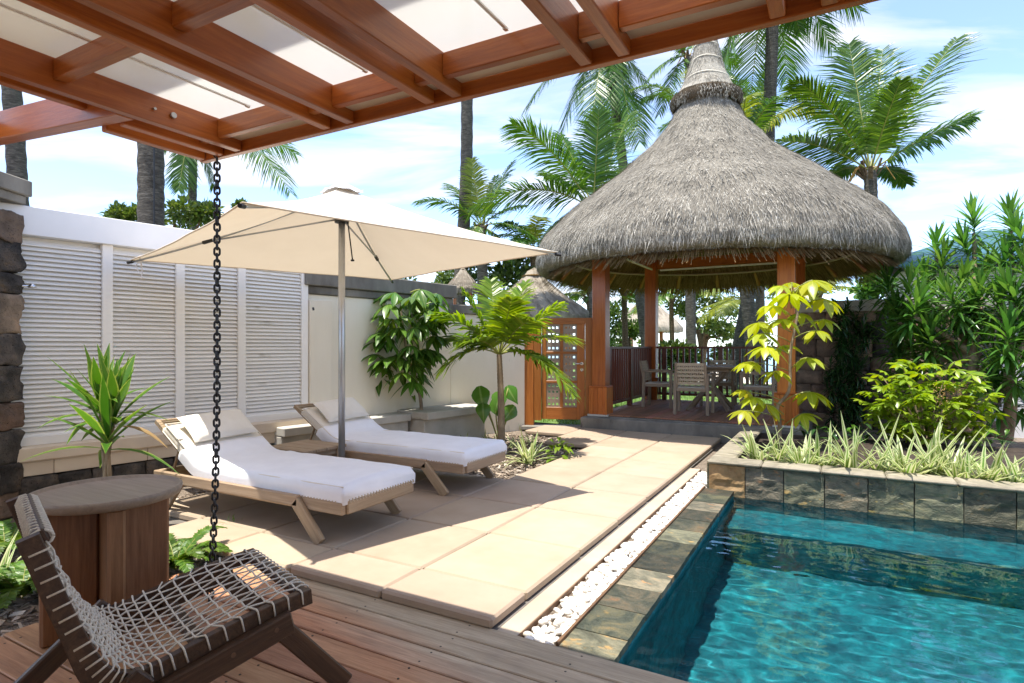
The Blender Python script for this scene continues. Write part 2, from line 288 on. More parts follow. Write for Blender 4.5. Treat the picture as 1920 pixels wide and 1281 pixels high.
# ------------------------------------------------------------------ mesh helpers
class MB:
    def __init__(s): s.v = []; s.f = []; s.uv = []; s.has_uv = False
    def add(s, vs, fs, uvs=None):
        b = len(s.v); s.v += [tuple(p) for p in vs]
        for i, f in enumerate(fs):
            s.f.append(tuple(b + k for k in f))
            if uvs: s.uv.append(uvs[i]); s.has_uv = True
            else: s.uv.append([(0, .5)] * len(f))
    def mesh(s, name, mat, smooth=False):
        m = bpy.data.meshes.new(name); m.from_pydata(s.v, [], s.f)
        if s.has_uv:
            u = m.uv_layers.new(name='UVMap'); flat = [c for f in s.uv for p in f for c in p]
            u.data.foreach_set('uv', flat)
        if smooth: m.polygons.foreach_set('use_smooth', [True] * len(m.polygons))
        if mat: m.materials.append(M(mat) if isinstance(mat, str) else mat)
        m.update(); return m
    def cbox(s, c, size, ch=0.0, mat4=None):
        """box with chamfered edges"""
        x, y, z = (k / 2 for k in size); c = V(c)
        if ch <= 0:
            vs = [V((sx * x, sy * y, sz * z)) for sx in (-1, 1) for sy in (-1, 1) for sz in (-1, 1)]
            fs = [(0, 1, 3, 2), (4, 6, 7, 5), (0, 4, 5, 1), (2, 3, 7, 6), (0, 2, 6, 4), (1, 5, 7, 3)]
        else:
            ch = min(ch, x * .9, y * .9, z * .9); vs = []; idx = {}
            for sx in (-1, 1):
                for sy in (-1, 1):
                    for sz in (-1, 1):
                        for ax in range(3):
                            p = [sx * (x - (0 if ax == 0 else ch)), sy * (y - (0 if ax == 1 else ch)), sz * (z - (0 if ax == 2 else ch))]
                            idx[(sx, sy, sz, ax)] = len(vs); vs.append(V(p))
            fs = []
            for ax in range(3):
                o1, o2 = [k for k in range(3) if k != ax]
                for sg in (-1, 1):
                    q = []
                    for a, b in ((-1, -1), (1, -1), (1, 1), (-1, 1)):
                        k = [0, 0, 0]; k[ax] = sg; k[o1] = a; k[o2] = b; q.append(idx[(*k, ax)])
                    fs.append(q)
            for ax in range(3):
                o1, o2 = [k for k in range(3) if k != ax]
                for a in (-1, 1):
                    for b in (-1, 1):
                        k0 = [0, 0, 0]; k1 = [0, 0, 0]; k0[ax] = -1; k1[ax] = 1
                        k0[o1] = k1[o1] = a; k0[o2] = k1[o2] = b
                        fs.append((idx[(*k0, o1)], idx[(*k1, o1)], idx[(*k1, o2)], idx[(*k0, o2)]))
            for sx in (-1, 1):
                for sy in (-1, 1):
                    for sz in (-1, 1): fs.append([idx[(sx, sy, sz, a)] for a in range(3)])
            # consistent outward winding
            out = []
            for f in fs:
                ctr = sum((vs[i] for i in f), V()) / len(f); n = (vs[f[1]] - vs[f[0]]).cross(vs[f[2]] - vs[f[0]])
                out.append(tuple(f) if n.dot(ctr) > 0 else tuple(reversed(f)))
            fs = out
        if mat4: vs = [mat4 @ p for p in vs]
        s.add([p + c for p in vs], fs)
    def bar(s, p0, p1, w, h, ch=0.0, up=V((0, 0, 1))):
        m, ln = frame(p0, p1, up); s.cbox((V(p0) + V(p1)) / 2, (ln, w, h), ch, m)
    def tube(s, pts, r, seg=8, cap=True):
        pts = [V(p) for p in pts]; n = len(pts); rs = r if isinstance(r, (list, tuple)) else [r] * n
        t0 = (pts[1] - pts[0]).normalized(); a = V((0, 0, 1)) if abs(t0.z) < .9 else V((1, 0, 0)); nx = t0.cross(a).normalized()
        vs = []; fs = []
        for i in range(n):
            tt = (pts[min(i + 1, n - 1)] - pts[max(i - 1, 0)]).normalized()
            nx = (nx - tt * nx.dot(tt)).normalized(); ny = tt.cross(nx)
            for k in range(seg):
                an = 2 * pi * k / seg; vs.append(pts[i] + (nx * math.cos(an) + ny * math.sin(an)) * rs[i])
        for i in range(n - 1):
            for k in range(seg):
                k2 = (k + 1) % seg; fs.append((i * seg + k, i * seg + k2, (i + 1) * seg + k2, (i + 1) * seg + k))
        if cap: fs.append(tuple(range(seg - 1, -1, -1))); fs.append(tuple((n - 1) * seg + k for k in range(seg)))
        s.add(vs, fs)
    def lathe(s, prof, seg=32, c=(0, 0, 0), cap=False, wob=None):
        c = V(c); vs = []; fs = []; n = len(prof)
        for i, (r, z) in enumerate(prof):
            for k in range(seg):
                an = 2 * pi * k / seg; p = V((r * math.cos(an), r * math.sin(an), z))
                if wob: p = wob(p, r, z, an)
                vs.append(c + p)
        for i in range(n - 1):
            for k in range(seg):
                k2 = (k + 1) % seg; fs.append((i * seg + k, i * seg + k2, (i + 1) * seg + k2, (i + 1) * seg + k))
        if cap: fs.append(tuple(range(seg - 1, -1, -1))); fs.append(tuple((n - 1) * seg + k for k in range(seg)))
        s.add(vs, fs)
    def blade(s, path, widths, side, fold=.0, nrm=None):
        """strip along a path with a folded cross-section; UV x along, y across"""
        n = len(path); vs = []; fs = []; uv = []
        for i in range(n):
            p = V(path[i]); tt = (V(path[min(i + 1, n - 1)]) - V(path[max(i - 1, 0)]))
            sd = side(i) if callable(side) else side
            up = sd.cross(tt).normalized() if tt.length > 1e-9 else V((0, 0, 1)); w = widths[i] / 2
            vs += [p - sd * w + up * fold * w, p, p + sd * w + up * fold * w]
        for i in range(n - 1):
            a = i * 3; b = a + 3; u0 = i / (n - 1); u1 = (i + 1) / (n - 1)
            fs.append((a, a + 1, b + 1, b)); uv.append([(u0, 0), (u0, .5), (u1, .5), (u1, 0)])
            fs.append((a + 1, a + 2, b + 2, b + 1)); uv.append([(u0, .5), (u0, 1), (u1, 1), (u1, .5)])
        s.add(vs, fs, uv)
    def quadstrip(s, path, widths, sd):
        n = len(path); vs = []; fs = []; uv = []
        for i in range(n): vs += [path[i] - sd * (widths[i] / 2), path[i] + sd * (widths[i] / 2)]
        for i in range(n - 1):
            a = 2 * i; fs.append((a, a + 1, a + 3, a + 2)); uv.append([(i / n, 0), (i / n, 1), ((i + 1) / n, 1), ((i + 1) / n, 0)])
        s.add(vs, fs, uv)

def frame(p0, p1, up=V((0, 0, 1))):
    p0 = V(p0); p1 = V(p1); x = (p1 - p0); ln = x.length; x = x / ln
    if abs(x.dot(up)) > .98: up = V((0, 1, 0)) if abs(x.y) < .9 else V((1, 0, 0))
    y = up.cross(x).normalized(); z = x.cross(y)
    return Matrix((x, y, z)).transposed(), ln

def W(o):
    m = o.matrix_basis.copy()
    return (W(o.parent) @ o.matrix_parent_inverse @ m) if o.parent else m
def link(o, parent=None, keep=True):
    C.objects.link(o)
    if parent is not None:
        o.parent = parent
        if keep: o.matrix_parent_inverse = W(parent).inverted()
    return o
def obj(name, mb, mat, parent=None, smooth=False, loc=None, keep=True):
    me = mb if isinstance(mb, bpy.types.Mesh) else mb.mesh(name, mat, smooth)
    o = bpy.data.objects.new(name, me)
    if loc is not None: o.location = loc
    return link(o, parent, keep)
def tag(o, label=None, cat=None, group=None, kind=None):
    if label: o['label'] = label
    if cat: o['category'] = cat
    if group: o['group'] = group
    if kind: o['kind'] = kind
    return o
def thing(name, loc, label, cat, group=None, rz=0.0):
    o = bpy.data.objects.new(name, None); C.objects.link(o); o.empty_display_size = .1
    o.location = loc; o.rotation_euler = (0, 0, rz); return tag(o, label, cat, group)
def struct(name, mb, mat, smooth=False):
    return tag(obj(name, mb, mat, None, smooth), kind='structure')
def beam(name, p0, p1, w, h, mat, parent=None, ch=.004, keep=True, up=V((0, 0, 1))):
    """board whose long axis is its own X, so that grain runs along it"""
    m, ln = frame(p0, p1, up); b = MB(); b.cbox((0, 0, 0), (ln, w, h), ch)
    o = bpy.data.objects.new(name, b.mesh(name, mat)); o.matrix_basis = Matrix.Translation((V(p0) + V(p1)) / 2) @ m.to_4x4()
    return link(o, parent, keep)
def place(name, me, parent, mat4, keep=True):
    o = bpy.data.objects.new(name, me); o.matrix_basis = mat4; return link(o, parent, keep)
def TRS(loc, rz=0.0, s=1.0, rx=0.0, ry=0.0):
    sc = Matrix.Diagonal((s, s, s, 1)) if not isinstance(s, (tuple, list)) else Matrix.Diagonal((*s, 1))
    return Matrix.Translation(loc) @ Matrix.Rotation(rz, 4, 'Z') @ Matrix.Rotation(ry, 4, 'Y') @ Matrix.Rotation(rx, 4, 'X') @ sc
def dup_tree(o, parent=None):
    c = o.copy(); C.objects.link(c); c.parent = parent
    if parent is not None: c.matrix_parent_inverse = o.matrix_parent_inverse.copy()
    for ch in list(o.children): dup_tree(ch, c)
    return c
def bez(p0, p1, p2, n):
    return [p0 * (1 - t) ** 2 + p1 * 2 * t * (1 - t) + p2 * t * t for t in (i / (n - 1) for i in range(n))]
def rnd(a, b): return R_.uniform(a, b)
def rock(size, ch=.12, sub=4, rough=.05, seed=0, boxy=.72):
    """rounded irregular block"""
    bm = bmesh.new(); bmesh.ops.create_cube(bm, size=2); bmesh.ops.subdivide_edges(bm, edges=bm.edges[:], cuts=sub, use_grid_fill=True)
    for v in bm.verts:
        p = v.co; l = max(abs(p.x), abs(p.y), abs(p.z)); sph = p.normalized() * 1.12
        q = p * boxy + sph * (1 - boxy)
        n = mnoise.noise_vector(q * 1.3 + V((seed * 7.1, seed * 3.3, seed))) * rough * 3 + mnoise.noise_vector(q * 4 + V((seed, seed * 5.1, seed * 2))) * rough + mnoise.noise_vector(q * 11 + V((seed * 2.2, seed, seed))) * rough * .6
        q = q + n; v.co = V((q.x * size[0] / 2, q.y * size[1] / 2, q.z * size[2] / 2))
    me = bpy.data.meshes.new('stone'); bm.to_mesh(me); bm.free()
    me.polygons.foreach_set('use_smooth', [True] * len(me.polygons)); return me
# ================================================================== ground, paving, deck, pool
PU0, PV0, PV1, WL = -.85, 2.36, 5.93, -.125        # pool: left edge, near and far edge, water level
def sheet(rects, z):
    b = MB()
    for (a, c, d, e) in rects: b.add([(a, d, z), (c, d, z), (c, e, z), (a, e, z)], [(0, 1, 2, 3)])
    return b
struct('ground', sheet([(-60, -1.12, -40, 14), (-1.12, 5.2, -40, 2.30), (5.2, 40, -40, 14), (-1.12, 5.2, 6.0, 14)], -.085), 'mulch')
b = MB(); lw = [(-90, 9.35), (-3.65, 9.35), (-3.65, 12.35), (45, 12.35), (45, 20.5), (-5, 23.0), (-9.5, 46), (-60, 85), (-90, 85)]
b.add([(x, y, -.045) for x, y in lw], [tuple(range(len(lw)))]); struct('lawn', b, 'lawn')
b = MB(); sh = [(45, 20.5), (-5, 23.0), (-9.5, 46), (-60, 85), (-90, 86)]; so_ = [(50, 28), (2, 31), (-3, 52), (-56, 95), (-90, 100)]
vs = [(x, y, -.05) for x, y in sh] + [(x, y, -1.9) for x, y in so_]
b.add(vs, [(i + 1, i, i + 5, i + 6) for i in range(4)]); struct('beach', b, 'sand')
b = MB(); b.add([(-4000, 18, -1.3), (4000, 18, -1.3), (6000, 7500, -1.3), (-6000, 7500, -1.3)], [(0, 1, 2, 3)]); struct('sea', b, 'sea_water')
# low land that closes the view on both sides, far off
# --- paving: each slab is a piece
pav = tag(obj('paving', sheet([(-4.93, -1.42, 2.39, 5.05), (-2.83, -1.42, 5.05, 8.8), (-3.53, -2.83, 7.3, 8.8), (-4.23, -3.53, 8.06, 8.8)], -.058), 'mortar'), kind='structure')
us = [-4.93, -4.23, -3.53, -2.83, -2.13, -1.43]; vs_ = [2.395, 2.76, 3.515, 4.27, 5.035, 5.80, 6.55, 7.30, 8.06, 8.80]
slab_cache = {}
for i in range(5):
    for j in range(9):
        u0, u1, v0, v1 = us[i], us[i + 1], vs_[j], vs_[j + 1]
        if i <= 0 and j >= 4: continue
        if i == 1 and 4 <= j < 8: continue
        if i == 2 and 4 <= j < 7: continue
        if i == 0 and j == 0: continue
        key = (round(u1 - u0, 3), round(v1 - v0, 3))
        if key not in slab_cache:
            q = MB(); q.cbox((0, 0, 0), (key[0] - .010, key[1] - .010, .055), .012); slab_cache[key] = q.mesh('slab', 'sandstone')
        o = bpy.data.objects.new('slab', slab_cache[key]); o.location = ((u0 + u1) / 2 + rnd(-.002, .002), (v0 + v1) / 2, -.0275 + rnd(-.003, .003))
        o.rotation_euler = (rnd(-.002, .002), rnd(-.002, .002), rnd(-.003, .003)); link(o, pav)
# --- kerb strip and pebble channel
b = MB(); b.cbox((-1.365, 4.55, -.085), (.115, 4.28, .06), .006); struct('kerb', b, 'sandstone_kerb')
b = MB(); b.cbox((-1.205, 4.55, -.125), (.21, 4.28, .05)); struct('channel', b, 'mortar')
b = MB(); b.cbox((-1.304, 4.55, -.085), (.006, 4.28, .06)); b.cbox((-1.112, 4.15, -.078), (.014, 3.42, .06)); struct('edging', b, 'fascia_brown')
peb = MB(); ico = bmesh.new(); bmesh.ops.create_icosphere(ico, subdivisions=2, radius=1)
iv = [v.co.copy() for v in ico.verts]; jf = [tuple(v.index for v in f.verts) for f in ico.faces]; ico.free()
for k in range(1500):
    v = 2.43 + 4.2 * R_.random(); u = rnd(-1.285, -1.128); s = rnd(.012, .024); lay = R_.random()
    m = Matrix.Rotation(rnd(0, 6), 3, 'Z') @ Matrix.Rotation(rnd(-.6, .6), 3, 'X'); sx, sy, sz = s * rnd(.9, 1.35), s * rnd(.75, 1.05), s * rnd(.55, .85)
    off = V((k * 1.7, k * .3, k * 2.1))
    peb.add([V((u, v, -.097 + lay * .034)) + m @ V((p.x * sx, p.y * sy, p.z * sz)) * (1 + .16 * mnoise.noise(p * 1.4 + off)) for p in iv], jf)
tag(obj('pebbles', peb, 'pebble', None, True), 'white rounded pebbles filling the drain channel beside the pool', 'pebbles', kind='stuff')
# --- pool: basin, far bench, coping, water
b = MB(); P1 = 5.0; zb = -1.35
b.cbox((2.07, 4.14, zb - .05), (6.0, 3.8, .1)); b.cbox((PU0 - .115, 4.14, -.72), (.23, 3.8, 1.24)); b.cbox((P1 + .1, 4.14, -.72), (.2, 3.8, 1.24))
b.cbox((2.07, PV0 - .1, -.72), (5.84, .2, 1.24)); b.cbox((2.07, PV1 + .1, -.72), (5.84, .2, 1.24))
b.cbox((2.07, PV1 - .30, -.95), (5.83, .60, .80), .02); struct('pool_basin', b, 'pool_lining')
def slate_mesh(w, h, th, seed, rough=.012, nx=9, ny=8):
    """slab with a split, uneven face: local X wide, Y high, face towards +Z"""
    b = MB(); g = []
    for j in range(ny + 1):
        for i in range(nx + 1):
            x = (i / nx - .5) * w; y = (j / ny - .5) * h; e = min(i, nx - i, j, ny - j)
            q = V((x * 7 + seed * 3.7, y * 13 + seed * 1.9, seed)); z = (mnoise.noise(q) + .5 * mnoise.noise(q * 2.3)) * rough * (0.25 if e == 0 else 1)
            g.append((x + rnd(-.002, .002) * (e == 0), y, th + z))
    n = len(g); rim = [i for i in range(nx)] + [nx + j * (nx + 1) for j in range(ny)] + [ny * (nx + 1) + nx - i for i in range(nx)] + [(ny - j) * (nx + 1) for j in range(ny)]
    vs = g + [(g[i][0], g[i][1], 0) for i in rim]
    fs = [(j * (nx + 1) + i, j * (nx + 1) + i + 1, (j + 1) * (nx + 1) + i + 1, (j + 1) * (nx + 1) + i) for j in range(ny) for i in range(nx)]
    m = len(rim); fs += [(rim[(k + 1) % m], rim[k], n + k, n + (k + 1) % m) for k in range(m)]
    b.add(vs, fs); return b
cop = tag(obj('pool_coping', sheet([(-1.105, -.852, 2.36, 5.86)], -.098), 'mortar'), kind='structure')
for k in range(12):
    v0 = 2.34 + k * .298; v1 = min(v0 + .298, 5.86)
    me = slate_mesh(.262, v1 - v0 - .006, .034, k + 1, .005).mesh('tile', 'slate_dark' if k % 3 else 'slate')
    place('tile', me, cop, Matrix.Translation((-.974 + rnd(-.003, .003), (v0 + v1) / 2, -.096 + rnd(-.002, .002))))
w = MB(); nu, nv = 240, 156; u1 = 4.6; vs = []
for j in range(nv + 1):
    for i in range(nu + 1):
        u = PU0 + .002 + (u1 - PU0) * i / nu; v = PV0 + .05 + (PV1 - PV0 - .052) * j / nv
        q = V((u * 1.0, v * 1.7, 0)); z = .0034 * mnoise.noise(q * 1.7) + .0019 * mnoise.noise(q * 4.8 + V((9, 3, 1))) + .0018 * mnoise.noise(q * 10.0 + V((2, 7, 5)))
        vs.append((u, v, WL + z))
w.add(vs, [(j * (nu + 1) + i, j * (nu + 1) + i + 1, (j + 1) * (nu + 1) + i + 1, (j + 1) * (nu + 1) + i) for j in range(nv) for i in range(nu)])
water = struct('pool_water', w, 'pool_water', True)
sl.cycles.is_caustics_light = True; water.cycles.is_caustics_caster = True; bpy.data.objects['pool_basin'].cycles.is_caustics_receiver = True
# --- timber deck: each plank is a piece
dk = tag(obj('deck', sheet([(-3.42, 3.6, -2.6, 2.33)], -.118), 'dark_mortar'), kind='structure')
b = MB(); b.cbox((0, 0, 0), (7.0, .138, .028), .004); mr = mg = b.mesh('plank', 'deck_board')
for k in range(34):
    v = 2.415 - .0725 - k * .1455; g = k < 3 or k == 4
    place('plank', mg if g else mr, dk, TRS((.08 + rnd(-.01, .01), v + rnd(-.001, .001), -.064 + rnd(-.0015, .0015)), rnd(-.0006, .0006)))
b = MB()
for k in range(34):
    v = 2.415 - .0725 - k * .1455
    for q in range(12):
        u = -3.3 + .58 * q
        for dv in (-.042, .042):
            b.lathe([(.0055, -.0010), (.0055, .0008), (.0, .0009)], 7, (u + rnd(-.012, .012), v + dv, -.0495))
tag(obj('screw', b, 'screw_dark', dk), kind='stuff')
b = MB(); b.cbox((.08, 2.424, -.11), (7.0, .016, .085), .002)
obj('deck_edge', b, 'deck_grey', dk)
# --- wood chips on the beds
ch = MB()
def chips(n, u0, u1, v0, v1, z):
    for k in range(n):
        c = V((rnd(u0, u1), rnd(v0, v1), z + rnd(0, .02))); m = Matrix.Rotation(rnd(0, 6.3), 3, 'Z') @ Matrix.Rotation(rnd(-.5, .5), 3, 'X') @ Matrix.Rotation(rnd(-.4, .4), 3, 'Y')
        l, w_ = rnd(.012, .04), rnd(.006, .014)
        ch.cbox(c, (l * 2, w_ * 2, .004), 0, m)
chips(1700, -4.7, -3.43, .4, 2.36, -.085); chips(1700, -4.3, -2.84, 5.06, 7.28, -.085); chips(500, -5.3, -4.94, 2.2, 5.0, -.085); chips(600, -4.6, -3.55, 7.3, 8.05, -.085)
cm = NT('chips'); g_ = cm.n('ShaderNodeNewGeometry')
cm.done(cm.pbsdf(Base_Color=cm.ramp(g_.outputs['Random Per Island'], [(0, (.07, .05, .035)), (.4, (.20, .15, .11)), (.75, (.36, .29, .22)), (1, (.55, .48, .40))]), Roughness=.95))
tag(obj('bark_mulch', ch, 'chips'), 'scattered brown bark chips covering the planting beds', 'mulch', kind='stuff')
# --- stone planter above the pool
pl = thing('planter', (-1.08, 5.9, -.1), 'raised planter with split slate facing rising from the pool', 'planter')
b = MB(); b.cbox((2.0, 5.985, .02), (6.1, .12, .30)); b.cbox((-1.02, 7.3, .02), (.10, 2.74, .30)); obj('core', b, 'mortar', pl)
R90 = Matrix.Rotation(pi / 2, 4, 'X')
for k in range(19):
    u = -1.075 + .33 * k + .163
    me = slate_mesh(.322, .30, .034, k + 30, .016, 10, 9).mesh('stone', 'slate_ochre' if k == 0 else 'slate')
    place('stone', me, pl, Matrix.Translation((u, 5.926, .015)) @ R90)
for k in range(8):
    v = 6.09 + .33 * k
    me = slate_mesh(.322, .24, .03, k + 60, .012).mesh('stone', 'slate')
    place('stone', me, pl, Matrix.Translation((-1.07, v, .045)) @ Matrix.Rotation(-pi / 2, 4, 'Z') @ R90)
for k in range(13):
    b = MB(); b.cbox((0, 0, 0), (.486, .26, .036), .014)
    place('cap', b.mesh('cap', 'planter_cap'), pl, Matrix.Translation((-.85 + .49 * k, 5.995, .187 + rnd(-.002, .002))))
for k in range(5):
    b = MB(); b.cbox((0, 0, 0), (.24, .486, .036), .014)
    place('cap', b.mesh('cap', 'planter_cap'), pl, Matrix.Translation((-.975, 6.37 + .49 * k, .186)))
b = MB(); b.cbox((1.9, 7.5, .05), (5.7, 2.75, .12)); obj('soil', b, 'soil', pl)
# ================================================================== pergola over the deck
PZ = 2.30
pg = thing('pergola', (-2.9, 2.0, 2.3), 'reddish timber pergola with translucent roof sheets over the deck', 'pergola')
def rb(name, u, v0, v1, z0, z1, w=.046, mat='teak_orange'):
    return beam(name, (u, v0, (z0 + z1) / 2), (u, v1, (z0 + z1) / 2), w, z1 - z0, mat, pg, .004)
RU = [-2.985, -2.835, -2.69, -2.06, -1.915, -1.47, -1.335, -.78, -.64, -.155, -.015, .47, .61, 1.1, 1.24]
for k, u in enumerate(RU):
    if k < 2: rb('rafter', u, 1.475, 1.963, PZ + .004, PZ + .128); rb('rafter', u, -2.2, 1.475, PZ + .075, PZ + .19)
    else: rb('rafter', u, -2.2, 1.963, PZ + .004, PZ + .128)
beam('fascia', (-3.02, 1.983, PZ + .055), (3.4, 1.983, PZ + .055), .034, .11, 'teak_orange', pg, .003)
bays = [(-2.69, -2.06), (-1.915, -1.47), (-1.335, -.78), (-.64, -.155), (-.015, .47), (.61, 1.1)]
gaps = [(-2.835, -2.69), (-2.06, -1.915), (-1.47, -1.335), (-.78, -.64), (-.155, -.015), (.47, .61)]
for (a, c) in bays + gaps:
    beam('blocking', (a + .024, 1.845, PZ + .075), (c - .024, 1.845, PZ + .075), .036, .09, 'teak_orange', pg, .003)
for (a, c) in bays:
    for vv in (1.16, .40): beam('blocking', (a + .024, vv, PZ + .08), (c - .024, vv, PZ + .08), .05, .08, 'teak_orange', pg, .003)
    b = MB(); b.cbox(((a + c) / 2 - .07, -.15, PZ + .140), (c - a + .13, 4.26, .008)); obj('roof_sheet', b, 'roof_sheet', pg)
    um = (a + c) / 2 + rnd(-.05, .05)
    b = MB(); b.cbox((um, .8, PZ + .133), (.012, 2.05, .006)); b.cbox((um, 1.815, PZ + .130), (.014, .02, .008)); obj('glazing_bar', b, 'louver_white', pg)
    b = MB(); b.cbox(((a + c) / 2, 1.914, PZ + .058), (c - a - .048, .092, .006)); obj('soffit_strip', b, 'beige_sill', pg)
for (a, c) in gaps:
    b = MB(); b.cbox(((a + c) / 2, 1.914, PZ + .058), (c - a - .048, .092, .006)); obj('soffit_strip', b, 'beige_sill', pg)
b = MB(); b.cbox((-2.90, -.15, PZ + .20), (.24, 4.2, .008)); obj('roof_sheet', b, 'roof_sheet', pg)
beam('cross_beam', (-2.716, 1.43, PZ + .075), (-5.6, 1.43, PZ + .30), .075, .145, 'teak_orange', pg, .004)
b = MB(); q = V((-2.664, 1.52, PZ + .06))
for dv in (0, .085): b.tube([q + V((0, dv, 0)), q + V((.012, dv, 0))], .013 if dv else .006, 12)
obj('bolt', b, 'metal_grey', pg)
# ------------------------------------------------------------------ villa wall; translucent cloth replaces its roof, added unseen to soften the shade
vh = thing('villa', (0, -3, 0), 'villa rear wall with added unseen cloth awning over the pergola', 'house')
b = MB(); b.add([(-4.1, 1.47, 2.84), (3.6, 1.47, 2.84), (3.6, -2.8, 4.2), (-4.1, -2.8, 4.2)], [(0, 3, 2, 1)]); obj('diffuser', b, 'diffuser_cloth', vh)
b = MB(); b.cbox((.2, -2.75, 2.2), (6.6, .2, 4.4)); obj('wall', b, 'plaster', vh)
for u in (-4.0, 3.5):
    beam('post', (u, -2.3, -.05), (u, -2.3, 4.1), .16, .16, 'teak_orange', vh, .006); beam('eave_beam', (u, -2.7, 2.46), (u, 1.40, 2.46), .10, .10, 'teak_orange', vh)
    beam('strut', (u, 1.20, 2.50), (u, 1.20, 2.90), .08, .08, 'teak_orange', vh)

# ================================================================== rain chain
cp = at(407, 300, 3.12); CHX, CHY = cp.x, cp.y
chn = thing('rain_chain', (CHX, CHY, -.085), 'dark iron rain chain hanging from the pergola corner', 'chain')
lk = MB(); pts = []
hl, hw = .0165, .0135
for k in range(20):
    an = 2 * pi * k / 20; pts.append(V((hw * math.cos(an), 0, hl * (1 if math.sin(an) > 0 else -1) * (abs(math.sin(an)) > 1e-6) * .45 + hw * 1.05 * math.sin(an))))
vs = []; fs = []
for i, p in enumerate(pts):
    tt = (pts[(i + 1) % 20] - pts[i - 1]).normalized(); n1 = V((0, 1, 0)); n2 = tt.cross(n1)
    for k in range(7):
        a = 2 * pi * k / 7; vs.append(p + (n1 * math.cos(a) + n2 * math.sin(a)) * .0058)
for i in range(20):
    for k in range(7): fs.append((i * 7 + k, i * 7 + (k + 1) % 7, ((i + 1) % 20) * 7 + (k + 1) % 7, ((i + 1) % 20) * 7 + k))
lk.add(vs, fs); lkm = lk.mesh('link', 'chain_iron', True)
z = 2.325; k = 0
while z > -.06:
    sway = CR * (-.034 * max(0, (1.2 - z) / 1.2) ** 2)
    place('link', lkm, chn, TRS((CHX + sway.x, CHY + sway.y, z), YAW + (pi / 2 if k % 2 else 0) + rnd(-.25, .25) + .35, 1.0, rnd(-.05, .05), rnd(-.05, .05)))
    z -= .0325; k += 1

# ================================================================== louvred wall on the left
LW0 = V((-5.985, 2.30, 0)); LW1 = V((-5.53, 4.95, 0)); LD = (LW1 - LW0).normalized(); LN = V((LD.y, -LD.x, 0))   # LN faces the terrace
LLEN = (LW1 - LW0).length
def lw(s, n, z): return LW0 + LD * s + LN * n + V((0, 0, z))
la = math.atan2(LD.y, LD.x)
lv = thing('louver_wall', LW0, 'white louvred screen wall behind the sun loungers', 'wall')
def lbox(name, s0, s1, n0, n1, z0, z1, mat, parent, ch=.004):
    b = MB(); b.cbox((0, 0, 0), (s1 - s0, abs(n1 - n0), z1 - z0), ch)
    return place(name, b.mesh(name, mat), parent, Matrix.Translation(lw((s0 + s1) / 2, (n0 + n1) / 2, (z0 + z1) / 2)) @ Matrix.Rotation(la, 4, 'Z'))
ZS0, ZS1 = .52, 2.235
lbox('top_beam', -1.5, LLEN + .22, -.12, .07, ZS1, 2.475, 'plaster_white', lv)
lbox('backing', -1.5, LLEN, -.10, -.06, ZS0, ZS1, 'louver_white', lv)
lbox('bottom_rail', -1.2, LLEN + .02, -.05, .045, ZS0 - .055, ZS0 + .02, 'louver_white', lv)
def xw(px):                                       # photo column -> position along the louvred wall
    k = (px - 960) / F_PX; dx, dd = LD.dot(CR), LD.dot(CF); X0, D0 = LW0.dot(CR), LW0.dot(CF)
    return (k * D0 - X0) / (dx - k * dd)
posts_s = [xw(200), xw(336.5), xw(452), LLEN - .04]
pw = .085
for s_ in posts_s + [xw(200) - 1.4]: lbox('stile', s_ - pw / 2, s_ + pw / 2, -.05, .03, ZS0 + .02, ZS1, 'louver_white', lv)
edges = [xw(200) - 1.4] + posts_s
for k in range(4):
    a, c = edges[k] + pw / 2 + .002, edges[k + 1] - pw / 2 - .002
    b = MB(); m = Matrix.Rotation(.80, 3, 'X'); b.cbox((0, 0, 0), (c - a, .062, .011), .004, m); me = b.mesh('slat', 'louver_white')
    for q in range(41):
        z = ZS0 + .042 + q * (ZS1 - ZS0 - .06) / 41
        place('slat', me, lv, Matrix.Translation(lw((a + c) / 2, -.012, z)) @ Matrix.Rotation(la, 4, 'Z'))
lbox('sill', -1.2, LLEN + .35, -.05, .135, ZS0 - .18, ZS0 - .055, 'beige_sill', lv, .012)
for k in range(10): lbox('sill_tile', -.5 + k * .36, -.5 + k * .36 + .356, -.04, .105, ZS0 - .30, ZS0 - .182, 'beige_sill', lv, .004)
lbox('core', -1.2, LLEN + .2, -.05, .04, -.1, ZS0 - .3, 'dark_mortar', lv)
k = 0
for row in range(2):
    s_ = -.7 + .1 * row
    while s_ < LLEN + .2:
        wd = rnd(.13, .30); me = rock((wd * 1.04, .13, .165), sub=4, rough=.05, seed=k + 5); me.materials.append(M('lava'))
        place('stone', me, lv, Matrix.Translation(lw(s_ + wd / 2, .065, -.02 + .15 * row)) @ Matrix.Rotation(la, 4, 'Z') @ Matrix.Rotation(rnd(-.12, .12), 4, 'Y')); s_ += wd; k += 1
sh_ = thing('shower_head', lw(xw(52), .2, 1.83), 'small chrome shower head on an arm beside the stone pillar', 'shower')
b = MB(); p0 = lw(xw(52), .04, 1.80); b.tube([p0 - LD * .12, p0 - LD * .12 + LN * .07, p0 + LN * .10], .009, 8); b.lathe([(.012, .02), (.03, .0), (.03, -.012), (0, -.013)], 14, p0 + LN * .10); obj('arm', b, 'steel', sh_, True)

